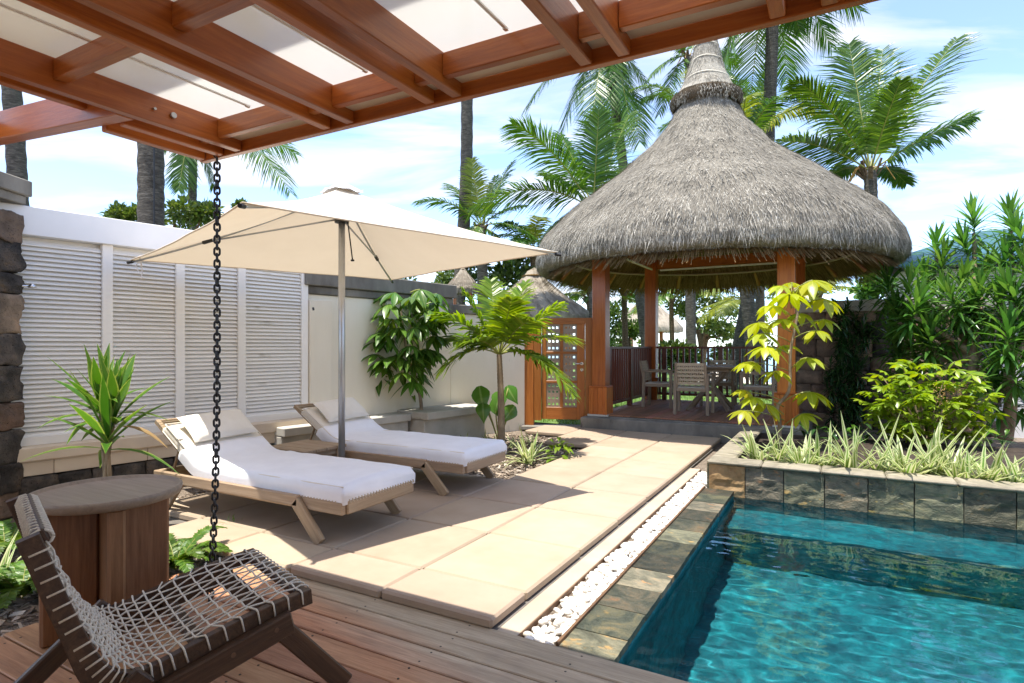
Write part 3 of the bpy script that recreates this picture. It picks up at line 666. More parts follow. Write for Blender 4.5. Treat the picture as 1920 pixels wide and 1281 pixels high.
# ------------------------------------------------------------------ lava stone pillar
pc = at(48, 650, 4.85); pil = thing('stone_pillar', (pc.x - .3, pc.y - .3, -.08), 'tall dark lava stone pillar with grey concrete cap', 'pillar')
pw_ = .62; ctr = pc - CR * (pw_ / 2 + .03) - CF * (pw_ / 2); ctr.z = 0
b = MB(); b.cbox((ctr.x, ctr.y, 1.15), (pw_ - .1, pw_ - .1, 2.46), 0, Matrix.Rotation(YAW, 3, 'Z')); obj('core', b, 'dark_mortar', pil)
z = -.08; k = 0; hs = [.20, .24, .27, .22, .30, .25, .33, .16, .26, .24]
for hgt in hs:
    for side in range(2):                         # face towards the terrace, face towards the camera
        cuts = [0, rnd(.35, .65), 1] if (k + side) % 2 else [0, 1]
        for c0, c1 in zip(cuts, cuts[1:]):
            wd = (c1 - c0) * pw_; m_ = (c0 + c1) / 2 - .5
            me = rock((wd * 1.02, .20, hgt * 1.03), sub=11, rough=.06, seed=k * 3 + side + int(c0 * 10), boxy=.80); me.materials.append(M('lava' if k % 3 else 'lava_warm'))
            rot = Matrix.Rotation(YAW + (pi / 2 if side == 0 else 0), 4, 'Z')
            c_ = V((ctr.x, ctr.y, z + hgt / 2)) + ((CR * (pw_ / 2 - .08) + CF * (m_ * pw_)) if side == 0 else (-CF * (pw_ / 2 - .08) + CR * (m_ * pw_)))
            place('stone', me, pil, Matrix.Translation(c_) @ rot)
    z += hgt; k += 1
ztop = CAM_H + (650 - 380) / F_PX * 4.75
b = MB(); b.cbox((0, 0, 0), (pw_ + .10, pw_ + .10, .13), .008); place('cap', b.mesh('cap', 'concrete'), pil, Matrix.Translation((ctr.x, ctr.y, ztop + .145)) @ Matrix.Rotation(YAW, 4, 'Z'))
b = MB(); b.cbox((0, 0, 0), (pw_ + .04, pw_ + .04, .07), .006); place('cap', b.mesh('cap', 'concrete'), pil, Matrix.Translation((ctr.x, ctr.y, ztop + .044)) @ Matrix.Rotation(YAW, 4, 'Z'))

# ================================================================== plastered garden wall, ledge
gw = thing('garden_wall', LW1, 'cream plastered garden wall with weathered concrete coping', 'wall')
def rayline(px, P, Dv):
    k = (px - 960) / F_PX; return P + Dv * ((k * P.dot(CF) - P.dot(CR)) / (Dv.dot(CR) - k * Dv.dot(CF)))
Wa = LW1 + LD * .02; Wb = rayline(845, LW1, LD); Wc = at(986, 650, 9.75); Wc.z = 0
for (p, q, z1, nm) in ((Wa, Wb, 1.93, 0), (Wb + (Wc - Wb).normalized() * .0, Wc, 1.80, 1)):
    dd = (q - p).normalized(); nn = V((dd.y, -dd.x, 0)); c = (p + q) / 2 - nn * .12; ln = (q - p).length
    b = MB(); b.cbox((0, 0, 0), (ln, .24, z1 + .1), .006); place('wall', b.mesh('wall', 'plaster'), gw, Matrix.Translation((c.x, c.y, z1 / 2 - .05)) @ Matrix.Rotation(math.atan2(dd.y, dd.x), 4, 'Z'))
    for (hh, ex, z0) in ((.10, .03, z1), (.20, .07, z1 + .10)) if nm == 0 else ((.14, .05, z1),):
        b = MB(); b.cbox((0, 0, 0), (ln + ex * 2, .24 + ex * 2, hh - .003), .01); place('coping', b.mesh('coping', 'concrete'), gw, Matrix.Translation((c.x, c.y, z0 + hh / 2)) @ Matrix.Rotation(math.atan2(dd.y, dd.x), 4, 'Z'))
pa = LW1 + LD * .16
b = MB(); b.cbox((0, 0, 0), (.30, .06, 1.86), .004); place('pilaster', b.mesh('pilaster', 'plaster'), gw, Matrix.Translation(V((pa.x, pa.y, .93)) + LN * .03) @ Matrix.Rotation(la, 4, 'Z'))
q = at(587, 577, 6.85); b = MB(); b.tube([q, q + V((0, 0, -.03)) + LN * .01], .012, 8); obj('hook', b, 'black_plastic', gw)
lg = thing('ledge', Wb, 'low concrete bench ledge along the foot of the garden wall', 'ledge')
s1 = (Wb - LW1).length
for nm, n0, n1, s0, z0, z1 in (('seat_slab', .0, .62, s1 - 1.05, .33, .43), ('seat_slab', .0, .30, s1 - 2.9, .30, .40), ('base', .02, .5, s1 - 1.0, -.08, .328), ('base', .02, .24, s1 - 2.9, -.08, .298)):
    b = MB(); e = s1 + .22 if n1 > .4 else s1 - 1.052
    b.cbox((0, 0, 0), (e - s0, n1 - n0, z1 - z0), .01); c = LW1 + LD * ((s0 + e) / 2) + LN * ((n0 + n1) / 2)
    place(nm, b.mesh(nm, 'concrete_pale'), lg, Matrix.Translation((c.x, c.y, (z0 + z1) / 2)) @ Matrix.Rotation(la, 4, 'Z'))
# white outbuilding behind the wall
wb = thing('outbuilding', LW1 - LN * 1.2, 'white rendered outbuilding rising behind the concrete coping', 'building')
c = at(606, 600, 8.2); b = MB(); b.cbox((0, 0, 0), (1.1, .9, 2.45), .01); place('wall', b.mesh('wall', 'plaster_white'), wb, Matrix.Translation((c.x - .45, c.y + .3, 1.12)) @ Matrix.Rotation(la, 4, 'Z'))
b = MB(); b.cbox((0, 0, 0), (1.2, 1.0, .06), .01); place('roof', b.mesh('roof', 'concrete_pale'), wb, Matrix.Translation((c.x - .45, c.y + .3, 2.38)) @ Matrix.Rotation(la, 4, 'Z'))

# ================================================================== gate
ga = at(986, 650, 9.80); gb_ = at(1106, 650, 9.62); ga.z = gb_.z = 0; gd = (gb_ - ga).normalized(); gn = V((gd.y, -gd.x, 0)); gl_ = (gb_ - ga).length
gt = thing('gate', ga, 'orange brown timber gate with square lattice holes', 'gate')
gang = math.atan2(gd.y, gd.x)
def gbox(name, s0, s1, z0, z1, th, mat='gate_wood', n=0.0, parent=None, ch=.004, vert=False):
    c = ga + gd * ((s0 + s1) / 2) + gn * n + V((0, 0, (z0 + z1) / 2)); b = MB()
    if vert: b.cbox((0, 0, 0), (z1 - z0, th, s1 - s0), ch); m = Matrix.Rotation(gang, 4, 'Z') @ Matrix.Rotation(-pi / 2, 4, 'Y')
    else: b.cbox((0, 0, 0), (s1 - s0, th, z1 - z0), ch); m = Matrix.Rotation(gang, 4, 'Z')
    return place(name, b.mesh(name, mat), parent or gt, Matrix.Translation(c) @ m)
H0, H1 = .10, 1.77
gbox('post', -.02, .14, .0, 1.72, .14, vert=True); gbox('post', .145, .265, H0 - .02, 1.76, .07, n=.03, vert=True)
gbox('stile', .27, .345, H0, H1 - .1, .05, vert=True); gbox('stile', gl_ - .21, gl_ - .08, H0, H1 - .1, .05, vert=True)
gbox('top_rail', .145, gl_ - .06, H1 - .1, H1, .055); gbox('bottom_rail', .345, gl_ - .21, H0, H0 + .20, .05); gbox('post', gl_ - .075, gl_ + .07, 0, H1, .10, vert=True)
gx0, gx1 = .345, gl_ - .21; gm = (gx0 + gx1) / 2; zr = [H0 + .20, .72, 1.20, H1 - .1]
gbox('mullion', gm - .025, gm + .025, zr[0], zr[3], .045, vert=True)
for z in (zr[1], zr[2]): gbox('mid_rail', gx0, gx1, z - .018, z + .018, .052)
for i, (a, c) in enumerate(((gx0, gm - .025), (gm + .025, gx1))):
    for j in range(3):
        z0, z1 = zr[j] + (.018 if j else 0), zr[j + 1] - (.018 if j < 2 else 0); nx, nz = 3, 4; b = MB()
        xs = [a]; zs = [z0]; hx = .036
        for k in range(nx): m_ = a + (c - a) * (k + .5 + .0) / nx * .86 + (c - a) * .07; xs += [m_ - hx / 2, m_ + hx / 2]
        for k in range(nz): m_ = z0 + (z1 - z0) * (k + .5) / nz; zs += [m_ - hx / 2, m_ + hx / 2]
        xs.append(c); zs.append(z1)
        for p in range(len(xs) - 1):
            for r in range(len(zs) - 1):
                if p % 2 == 1 and r % 2 == 1: continue
                b.cbox(ga + gd * ((xs[p] + xs[p + 1]) / 2) + V((0, 0, (zs[r] + zs[r + 1]) / 2)), (xs[p + 1] - xs[p], .014, zs[r + 1] - zs[r]), 0, Matrix.Rotation(gang, 3, 'Z'))
        obj('lattice_panel', b, 'lattice_wood' if 'lattice_wood' in MATS else 'table_top_wood', gt)
b = MB(); hp = ga + gd * (gl_ - .13) + gn * .035 + V((0, 0, 1.02)); b.tube([hp - gn * .01, hp + gn * .05, hp + gn * .05 - gd * .13], .009, 8); obj('handle', b, 'steel', gt, True)
for dz in (0, -.1):
    b = MB(); b.tube([hp + V((0, 0, dz)) - gn * .012, hp + V((0, 0, dz))], .027, 14); obj('rose', b, 'steel', gt)
b = MB(); b.cbox((0, 0, 0), (gl_ + .1, .35, .06), .006); place('threshold', b.mesh('threshold', 'concrete'), gt, Matrix.Translation((ga + gb_) / 2 + V((0, 0, -.03)) + gn * .05) @ Matrix.Rotation(gang, 4, 'Z'))

# ------------------------------------------------------------------ terrace and wall right of the pool, out of view, added to bounce light
b = MB(); b.cbox((5.9, 3.0, -.03), (1.6, 9.0, .06)); struct('bounce_terrace', b, 'sandstone')
cw_ = thing('bounce_wall', (6.8, 3, 0), 'unseen cream plastered wall added for bounce light beyond the pool', 'wall'); b = MB(); b.cbox((6.8, 3.5, .95), (.2, 13, 2.1), .01); obj('wall', b, 'plaster', cw_)
b = MB(); b.cbox((6.8, 3.5, 2.06), (.34, 13.1, .12), .01); obj('coping', b, 'concrete', cw_)
# ================================================================== gazebo
GU0, GU1, GV0, GV1, GZ = -3.33, -.60, 9.02, 12.0, .20
GC = V(((GU0 + GU1) / 2, (GV0 + GV1) / 2, 0))
gz = thing('gazebo', (GC.x, GC.y, 0), 'large open gazebo with tall thatched roof and timber posts', 'gazebo')
b = MB(); b.cbox((GC.x, GC.y, .04), (3.24, 3.50, .26), .012); b.cbox((GC.x, GC.y, .175), (3.06, 3.36, .03), .006); obj('plinth', b, 'concrete', gz)
b = MB(); b.cbox((0, 0, 0), (3.2, .118, .022), .003); pm = b.mesh('floor_board', 'deck_red')
for k in range(24):
    u = GC.x - 1.40 + k * .122; place('floor_board', pm, gz, Matrix.Translation((u, GC.y, GZ + .004)) @ Matrix.Rotation(pi / 2, 4, 'Z'))
for u in (GU0, GU1):
    for v in (GV0, GV1):
        p = beam('post', (u, v, GZ - .005), (u, v, 3.08), .225, .225, 'teak_orange', gz, .008)
        for sx, sy in ((1, 0), (-1, 0), (0, 1), (0, -1)):
            for k in range(4):
                o = (k - 1.5) * .076; c = V((u + sx * .135 + (o if sy else 0), v + sy * .135 + (o if sx else 0), 0))
                beam('cladding_board', c + V((0, 0, GZ + .01)), c + V((0, 0, GZ + .44)), .0745 if sy else .022, .0745 if sx else .022, 'teak_orange', gz, .003, up=V((0, 1, 0)))
        b = MB(); b.cbox((u, v, GZ + .455), (.30, .30, .02), .006); obj('collar', b, 'teak_orange', gz)
        b = MB(); b.cbox((u, v, GZ + .0), (.34, .34, .03), .004); obj('base_plate', b, 'concrete_pale', gz)
for v in (GV0, GV1): beam('tie_beam', (GU0 + .113, v, 2.98), (GU1 - .113, v, 2.98), .10, .20, 'teak_orange', gz)
for u in (GU0, GU1): beam('tie_beam', (u, GV0 + .113, 2.98), (u, GV1 - .113, 2.98), .10, .20, 'teak_orange', gz)
for v in (GV1 - .09,): beam('light_tube', (GU0 + .2, v, 2.85), (GU1 - .2, v, 2.85), .03, .03, 'louver_white', gz)
beam('light_tube', (GU0 + .09, GV0 + .3, 2.85), (GU0 + .09, GV1 - .3, 2.85), .03, .03, 'louver_white', gz)
# roof: outer skin, underside, straw
prof = [(2.72, 2.56), (2.87, 2.585), (2.945, 2.66), (2.955, 2.78), (2.90, 2.98), (2.74, 3.22), (2.52, 3.45), (2.27, 3.67), (2.00, 3.89), (1.70, 4.12), (1.40, 4.35), (1.12, 4.59), (.90, 4.85), (.70, 5.08), (.57, 5.28), (.49, 5.44)]
neck = [(.49, 5.44), (.56, 5.42), (.605, 5.50), (.59, 5.60), (.52, 5.64), (.50, 5.66), (.45, 5.74), (.375, 5.88), (.30, 6.07), (.235, 6.29), (.19, 6.52), (.155, 6.76), (.10, 6.90), (.0, 6.93)]
def dens(pr, n):
    out = []
    for (a, c) in zip(pr, pr[1:]):
        for k in range(n): t_ = k / n; out.append((a[0] + (c[0] - a[0]) * t_, a[1] + (c[1] - a[1]) * t_))
    return out + [pr[-1]]
def wob(p, r, z, an):
    n = mnoise.noise(V((math.cos(an) * 9, math.sin(an) * 9, z * 2.2))) * .020 + mnoise.noise(V((p.x * 2.0, p.y * 2.0, z * 2))) * .055 + mnoise.noise(V((p.x * 6, p.y * 6, z * 4))) * .022
    e = mnoise.noise(V((math.cos(an) * 14, math.sin(an) * 14, 3))) * .022 * max(0, 1 - (z - 2.56) / .25)
    s_ = 1 + n / max(r, .6); return V((p.x * s_, p.y * s_, p.z + e))
b = MB(); b.lathe(dens(prof, 3), 180, GC, wob=wob); rf = obj('roof', b, 'thatch_base', gz, True)
b = MB(); b.lathe(dens(neck[5:], 2), 64, GC, wob=lambda p, r, z, an: V((p.x * (1 + .04 * mnoise.noise(V((math.cos(an) * 5, math.sin(an) * 5, z * 3)))), p.y, p.z))); obj('cap', b, 'thatch_base', rf, True)
b = MB(); b.lathe(dens(neck[:6], 2), 64, GC, wob=lambda p, r, z, an: V((p.x, p.y, p.z + .02 * mnoise.noise(p * 6)))); obj('ring', b, 'ring_straw', rf, True)
for zc, rc in ((5.90, .372), (6.22, .262), (6.48, .205)):
    b = MB(); b.tube([GC + V((math.cos(a) * rc, math.sin(a) * rc, zc + .012 * math.sin(a * 3))) for a in (2 * pi * k / 28 for k in range(29))], .012, 6); obj('binding_rope', b, 'rope_grey', rf, True)
inner = [(2.70, 2.57), (2.40, 2.80), (2.0, 3.10), (1.4, 3.66), (.8, 4.4), (.3, 5.2)]
b = MB(); b.lathe(dens(inner, 3), 120, GC, wob=lambda p, r, z, an: V((p.x, p.y, p.z + .03 * mnoise.noise(V((math.cos(an) * 30, math.sin(an) * 30, z)))))); obj('underside', b, 'thatch_under', rf, True)
st = MB()
def profpt(pr, t_):
    k = min(int(t_ * (len(pr) - 1)), len(pr) - 2); f_ = t_ * (len(pr) - 1) - k; a, c = pr[k], pr[k + 1]
    return a[0] + (c[0] - a[0]) * f_, a[1] + (c[1] - a[1]) * f_, V((a[0] - c[0], 0, a[1] - c[1])).normalized()
def straws(n, pr, cz, ln, wd, t0=0.0, t1=1.0, lift=.25, seedang=None, rw=True):
    for _ in range(n):
        for _t in range(20):
            t_ = t0 + (t1 - t0) * R_.random(); r, z, dn = profpt(pr, t_)
            if not rw or R_.random() < r / 2.96: break
        an = rnd(0, 2 * pi); ca, sa = math.cos(an), math.sin(an)
        d3 = V((dn.x * ca, dn.x * sa, dn.z)); tg = V((-sa, ca, 0)); no = tg.cross(d3).normalized()
        if no.dot(V((ca, sa, .4))) < 0: no = -no
        p = cz + wob(V((r * ca, r * sa, z)), r, z, an); d3 = (d3 + tg * rnd(-.35, .35) + no * rnd(0, lift)).normalized(); l = ln * rnd(.6, 1.4); w_ = wd * rnd(.7, 1.5)
        st.add([p - tg * w_ + no * .004, p + tg * w_ + no * .004, p + d3 * l + no * .006], [(0, 1, 2)])
straws(46000, prof[2:], GC, .09, .0040); straws(5000, prof[2:], GC, .16, .0045, lift=.4)
straws(5200, neck[6:], GC, .10, .004, rw=False, lift=.12)
straws(2600, neck[:5], GC, .05, .005, rw=False, lift=.5)
for _ in range(15000):                                   # cut straw ends along the lower rim
    an = rnd(0, 2 * pi); ca, sa = math.cos(an), math.sin(an); r = rnd(2.66, 2.93); z = 2.575 + max(0, r - 2.80) * .45 + rnd(0, .03)
    p = GC + wob(V((r * ca, r * sa, z)), r, z, an); tg = V((-sa, ca, 0)); l = rnd(.015, .05)
    st.add([p - tg * .006, p + tg * .006, p + V((ca * .3 * l, sa * .3 * l, -l)) + tg * rnd(-.015, .015)], [(0, 1, 2)])
tag(obj('straw', st, 'thatch', rf), kind='stuff')
su = MB()
for _ in range(9000):                                   # loose straw hanging on the underside
    an = rnd(0, 2 * pi); ca, sa = math.cos(an), math.sin(an); t_ = R_.random(); r, z, dn = profpt(inner[:3], t_)
    p = GC + V((r * ca, r * sa, z - .01)); tg = V((-sa, ca, 0)); l = rnd(.15, .35); w_ = rnd(.005, .011)
    d3 = (V((dn.x * ca, dn.x * sa, dn.z)) + tg * rnd(-.12, .12) + V((0, 0, -rnd(.0, .22)))).normalized()
    su.add([p - tg * w_, p + tg * w_, p + d3 * l + tg * w_ * .5, p + d3 * l - tg * w_ * .5], [(0, 1, 2, 3)])
tag(obj('underside_straw', su, 'thatch_under', rf), kind='stuff')
for k in range(20):
    a = 2 * pi * (k + .3) / 20; d = V((math.cos(a), math.sin(a), 0))
    b = MB(); b.tube([GC + d * 2.62 + V((0, 0, 2.575)), GC + d * .5 + V((0, 0, 4.86))], .036, 8); obj('roof_pole', b, 'gate_wood', gz, True)
for rr, zz_ in ((2.30, 2.82), (1.75, 3.30)):
    b = MB(); b.tube([GC + V((math.cos(a) * rr, math.sin(a) * rr, zz_)) for a in (2 * pi * k / 40 for k in range(41))], .022, 6); obj('batten', b, 'rope_tan', gz, True)
# railings: back, left, right
def railing(p, q, n, skip_ends=True):
    p = V(p); q = V(q); d = (q - p).normalized()
    beam('hand_rail', p + V((0, 0, 1.08 + GZ)), q + V((0, 0, 1.08 + GZ)), .07, .04, 'rail_wood', gz); beam('bottom_rail', p + V((0, 0, .14 + GZ)), q + V((0, 0, .14 + GZ)), .05, .05, 'rail_wood', gz)
    for k in range(n):
        c = p + (q - p) * ((k + .5) / n); beam('baluster', c + V((0, 0, GZ + .165)), c + V((0, 0, GZ + 1.06)), .04, .04, 'rail_wood', gz, .003)
    for f_ in ((.06, .5, .97) if n > 14 else (.45,)):
        c = p + (q - p) * f_; beam('rail_post', c + V((0, 0, GZ)), c + V((0, 0, GZ + 1.06)), .085, .085, 'rail_wood', gz, .003)
railing((GU0 + .115, GV1, 0), (GU1 - .115, GV1, 0), 21); railing((GU0, GV0 + .16, 0), (GU0, GV1 - .115, 0), 22)
# plumbing pipe and spot under the roof
b = MB(); q = GC + V((0.1, -1.9, 2.78)); b.tube([q + V((-.1, 0, .15)), q + V((-.1, 0, 0)), q + V((.9, .1, .03))], .018, 8); obj('pipe', b, 'metal_grey', gz, True)

# ------------------------------------------------------------------ dining set
def dining_chair(loc, rz, label):
    t_ = thing('dining_chair', loc, label, 'chair', None, rz); k = dict(parent=t_, keep=False)
    for sx in (-1, 1):
        beam('leg', (sx * .27, .24, 0), (sx * .27, .24, .63), .045, .05, 'teak_grey', **k); beam('leg', (sx * .25, -.25, 0), (sx * .25, -.23, .635), .045, .05, 'teak_grey', **k)
        beam('armrest', (sx * .27, .27, .645), (sx * .262, -.26, .645), .055, .032, 'teak_grey', **k)
        beam('side_rail', (sx * .25, .22, .40), (sx * .25, -.23, .40), .03, .055, 'teak_grey', **k)
        beam('back_upright', (sx * .225, -.215, .40), (sx * .225, -.305, .83), .036, .04, 'teak_grey', **k)
    beam('front_rail', (-.25, .235, .40), (.25, .235, .40), .03, .055, 'teak_grey', **k); beam('rear_rail', (-.25, -.23, .40), (.25, -.23, .40), .03, .055, 'teak_grey', **k)
    b = MB()
    for q in range(20): x = -.235 + q * .0247; b.bar((x, -.225, .432), (x, .235, .432), .017, .009)
    for q in range(9): y = -.20 + q * .052; b.bar((-.24, y, .437), (.24, y, .437), .02, .006)
    obj('seat_weave', b, 'rope_grey', t_, keep=False)
    b = MB()
    def bp(x, f_): return V((x, -.22 - .085 * f_, .49 + .33 * f_))
    for q in range(6): f_ = .02 + q * .185; b.bar(bp(-.235, f_), bp(.235, f_), .012, .034 if q not in (0, 5) else .045)
    for q in range(16):
        x = -.225 + q * .03
        for r in range(5): f0 = .02 + r * .185; b.bar(bp(x + (.012 if (q + r) % 2 else -.012), f0), bp(x - (.012 if (q + r) % 2 else -.012), f0 + .185), .010, .011)
    obj('back_weave', b, 'rope_tan', t_, keep=False)
    return t_
tcx, tcy = -1.90, 10.55; zf = GZ + .016
dining_chair((tcx - .12, tcy - .80, zf), 0.0 + .05, 'woven armchair with its back to the pool at the dining table')
dining_chair((tcx - .88, tcy + .02, zf), -pi / 2 + .06, 'woven armchair beside the slatted side railing of the gazebo')
dining_chair((tcx + .80, tcy - .05, zf), pi / 2 - .04, 'woven armchair beside the front gazebo post, facing the gate')
dining_chair((tcx + .02, tcy + .76, zf), pi, 'woven armchair between dining table and sea side railing')
dt = thing('dining_table', (tcx, tcy, zf), 'weathered square dining table with crossed legs inside the gazebo', 'table', None, .06)
for q in range(8): beam('top_slat', (-.44, -.385 + q * .11, .735), (.44, -.385 + q * .11, .735), .105, .025, 'teak_grey', dt, .003, keep=False)
for s_ in (-1, 1): beam('apron', (-.34, s_ * .33, .69), (.34, s_ * .33, .69), .025, .06, 'teak_grey', dt, keep=False)
for a in (1, -1):
    for s_ in (-1, 1):
        beam('leg', (s_ * .34, a * s_ * .34, 0), (s_ * .04, a * s_ * .04, .40), .05, .06, 'teak_grey', dt, keep=False); beam('brace', (s_ * .05, a * s_ * .05, .40), (s_ * .30, a * s_ * .30, .70), .05, .06, 'teak_grey', dt, keep=False)

# ================================================================== stone boundary wall on the right, neighbouring house
sw = thing('stone_wall', (.2, 11.5, 0), 'rough brown stone boundary wall with pale concrete coping', 'wall')
b = MB(); b.cbox((.75, 11.62, .9), (2.75, .24, 2.0)); obj('core', b, 'mortar', sw)
z = -.1; k = 0
while z < 1.85:
    hgt = rnd(.19, .30); hgt = min(hgt, 1.9 - z) if 1.9 - z < .35 else hgt; u = -.6
    while u < 2.1:
        wd = rnd(.22, .46); me = rock((wd * 1.0, .20, hgt * 1.0), sub=4, rough=.04, seed=k + 100, boxy=.86); me.materials.append(M('lava_warm' if k % 4 else 'lava'))
        place('stone', me, sw, Matrix.Translation((u + wd / 2, 11.49, z + hgt / 2))); u += wd; k += 1
    z += hgt
b = MB(); b.cbox((.75, 11.57, 1.985), (2.9, .44, .19), .01); obj('coping', b, 'concrete_pale', sw)
b = MB(); b.cbox((4.4, 11.6, .45), (4.6, .2, 1.2), .006)
w2 = thing('low_wall', (4, 11.6, 0), 'low pale plastered wall behind the dracaena trunks', 'wall'); obj('wall', b, 'plaster_white', w2)
hs_ = thing('neighbour_house', (8, 19, 0), 'neighbouring house with dark teal roof edge behind the dracaena', 'house')
hp0 = at(1712, 500, 15.5)
b = MB(); b.cbox((hp0.x + 2.9, hp0.y + 1.6, 1.6), (6.6, 4, 3.3)); obj('wall', b, 'concrete_pale', hs_)
b = MB(); zt = hp0.z + .02
b.add([(hp0.x - .9, hp0.y - .9, zt), (hp0.x + 6.6, hp0.y - .9, zt), (hp0.x + 6.6, hp0.y + 4, zt), (hp0.x - .9, hp0.y + 4, zt), (hp0.x + 1.6, hp0.y + 1.4, zt + 1.0), (hp0.x + 4.6, hp0.y + 1.4, zt + 1.0)],
      [(0, 1, 5, 4), (1, 2, 5), (2, 3, 4, 5), (3, 0, 4), (3, 2, 1, 0)]); r_ = obj('roof', b, 'roof_teal', hs_)
b = MB(); b.cbox((hp0.x + 2.85, hp0.y - .93, zt - .06), (7.6, .06, .16)); b.cbox((hp0.x - .93, hp0.y + 1.5, zt - .06), (.06, 4.9, .16)); obj('gutter', b, 'roof_teal', hs_)
for k in range(3):
    b = MB(); b.cbox((hp0.x + .8 + k * 2.0, hp0.y - .42, 1.9), (1.0, .05, 1.2), .01); f_ = obj('window', b, 'louver_white', hs_)
    b = MB(); b.cbox((hp0.x + .8 + k * 2.0, hp0.y - .45, 1.9), (.86, .02, 1.06)); obj('pane', b, 'black_plastic', f_)
# ================================================================== parasol
def cw(X, d, z): return CR * X + CF * d + V((0, 0, z))
UC = cw(-1.50, 5.17, 0); UZ, UA = 2.10, 2.70
um = thing('parasol', (UC.x, UC.y, -.0), 'large square cream parasol standing between the two sun loungers', 'parasol')
tips = [cw(-1.497, 3.26, UZ), cw(.385, 4.97, UZ), cw(-1.44, 7.04, UZ), cw(-3.52, 5.42, UZ)]
apex = V((UC.x, UC.y, UA)); nn_ = 22
b = MB()
for k in range(4):
    A, B = tips[k], tips[(k + 1) % 4]; idx = {}; vs = []; fs = []
    for i in range(nn_ + 1):                            # i: apex -> edge, j: along the edge
        for j in range(i + 1):
            t_ = i / nn_; s_ = j / i if i else .5
            p = apex * (1 - t_) + (A * (1 - s_) + B * s_) * t_
            bow = 4 * s_ * (1 - s_); p = p + (apex * .0 + (UC - p) * V((1, 1, 0)).length * 0)
            inw = (V((UC.x, UC.y, p.z)) - p); p = p + inw * (.035 * bow * t_ * t_)
            p.z += -.09 * math.sin(pi * min(1, t_)) * (.45 + .55 * bow) + .010 * mnoise.noise(p * 2.1) * bow
            idx[(i, j)] = len(vs); vs.append(p)
    for i in range(nn_):
        for j in range(i + 1):
            fs.append((idx[(i, j)], idx[(i + 1, j)], idx[(i + 1, j + 1)]))
            if j < i: fs.append((idx[(i, j)], idx[(i + 1, j + 1)], idx[(i, j + 1)]))
    b.add(vs, fs)
cn_ = obj('canopy', b, 'canopy_cloth', um, True)
b = MB()
for k in range(4):
    A, B = tips[k], tips[(k + 1) % 4]; n = 16
    pts = []
    for j in range(n + 1):
        s_ = j / n; p = A * (1 - s_) + B * s_; bow = 4 * s_ * (1 - s_); p = p + (V((UC.x, UC.y, p.z)) - p) * .035 * bow; p.z += .010 * mnoise.noise(p * 2.1) * bow; pts.append(p)
    b.tube(pts, .006, 6)
obj('hem', b, 'canopy_cloth', cn_, True)
hubz = 2.42
b = MB(); b.tube([(UC.x, UC.y, -.05), (UC.x, UC.y, 2.66)], .029, 18); obj('pole', b, 'metal_grey', um, True)
for k, T in enumerate(tips):
    a0 = apex - V((0, 0, .05)); pts = []
    for i in range(9):
        t_ = i / 8; p = a0 * (1 - t_) + (T - V((0, 0, .022))) * t_; p.z += -.09 * math.sin(pi * t_) * .45 + .0; pts.append(p)
    b = MB(); b.tube(pts, .010, 8); obj('rib', b, 'metal_grey', um, True)
    j = pts[5]; b = MB(); b.tube([V((UC.x, UC.y, hubz)) + (T - UC) * V((1, 1, 0)).length * 0 + (V((T.x, T.y, 0)) - V((UC.x, UC.y, 0))).normalized() * .05, j], .008, 8); obj('strut', b, 'metal_grey', um, True)
    b = MB(); dd = (pts[6] - pts[4]).normalized(); b.bar(j - dd * .05, j + dd * .05, .028, .03, .004); obj('joint', b, 'black_plastic', um)
    b = MB(); dd = (T - pts[-2]).normalized(); b.tube([T - dd * .02 - V((0, 0, .02)), T + dd * .035 - V((0, 0, .02))], .014, 8); obj('end_cap', b, 'black_plastic', um)
b = MB(); b.lathe([(.03, -.035), (.062, -.03), (.062, .03), (.03, .035)], 18, (UC.x, UC.y, hubz), cap=True); obj('hub', b, 'black_plastic', um)
b = MB(); h0 = V((UC.x, UC.y, hubz)) + CR * .05; b.tube([h0, h0 + CR * .045 - V((0, 0, .36))], .006, 6); b.lathe([(.004, .012), (.016, .004), (.016, -.008), (0, -.01)], 10, h0 + CR * .045 - V((0, 0, .36))); obj('crank', b, 'black_plastic', um)
b = MB()                                                # wind vent: four loose flaps round a little cap
for k in range(4):
    A = (tips[k] - apex).normalized(); B = (tips[(k + 1) % 4] - apex).normalized(); q = []
    for i in range(5):
        for j in range(5):
            p = apex + (A * (1 - j / 4) + B * (j / 4)) * (i / 4 * .21) + V((0, 0, .055 - .03 * i / 4 + .028 * mnoise.noise(V((i * .9 + k * 3, j * 1.1, 4))))); q.append(p)
    b.add(q, [(i * 5 + j, (i + 1) * 5 + j, (i + 1) * 5 + j + 1, i * 5 + j + 1) for i in range(4) for j in range(4)])
obj('vent', b, 'towel', um, True)
b = MB(); T = tips[3]; t0_ = T + (apex - T) * .045
for s_ in (-1, 1):
    pts = [t0_ + V((0, 0, .015)), t0_ + CR * (.008 * s_) - V((0, 0, .05)), t0_ + CR * (.03 * s_ - .01) - V((0, 0, .11 + .03 * s_)), t0_ + CR * (.012 * s_) - V((0, 0, .17 + .03 * s_))]
    b.quadstrip(pts, [.012] * 4, CF * .4 + CR * .9)
obj('tie_strap', b, 'towel', um)
b = MB(); b.cbox((UC.x, UC.y, .035), (.48, .48, .07), .012); b.lathe([(.05, .07), (.045, .30), (.034, .31)], 16, (UC.x, UC.y, 0)); obj('foot', b, 'concrete', um)

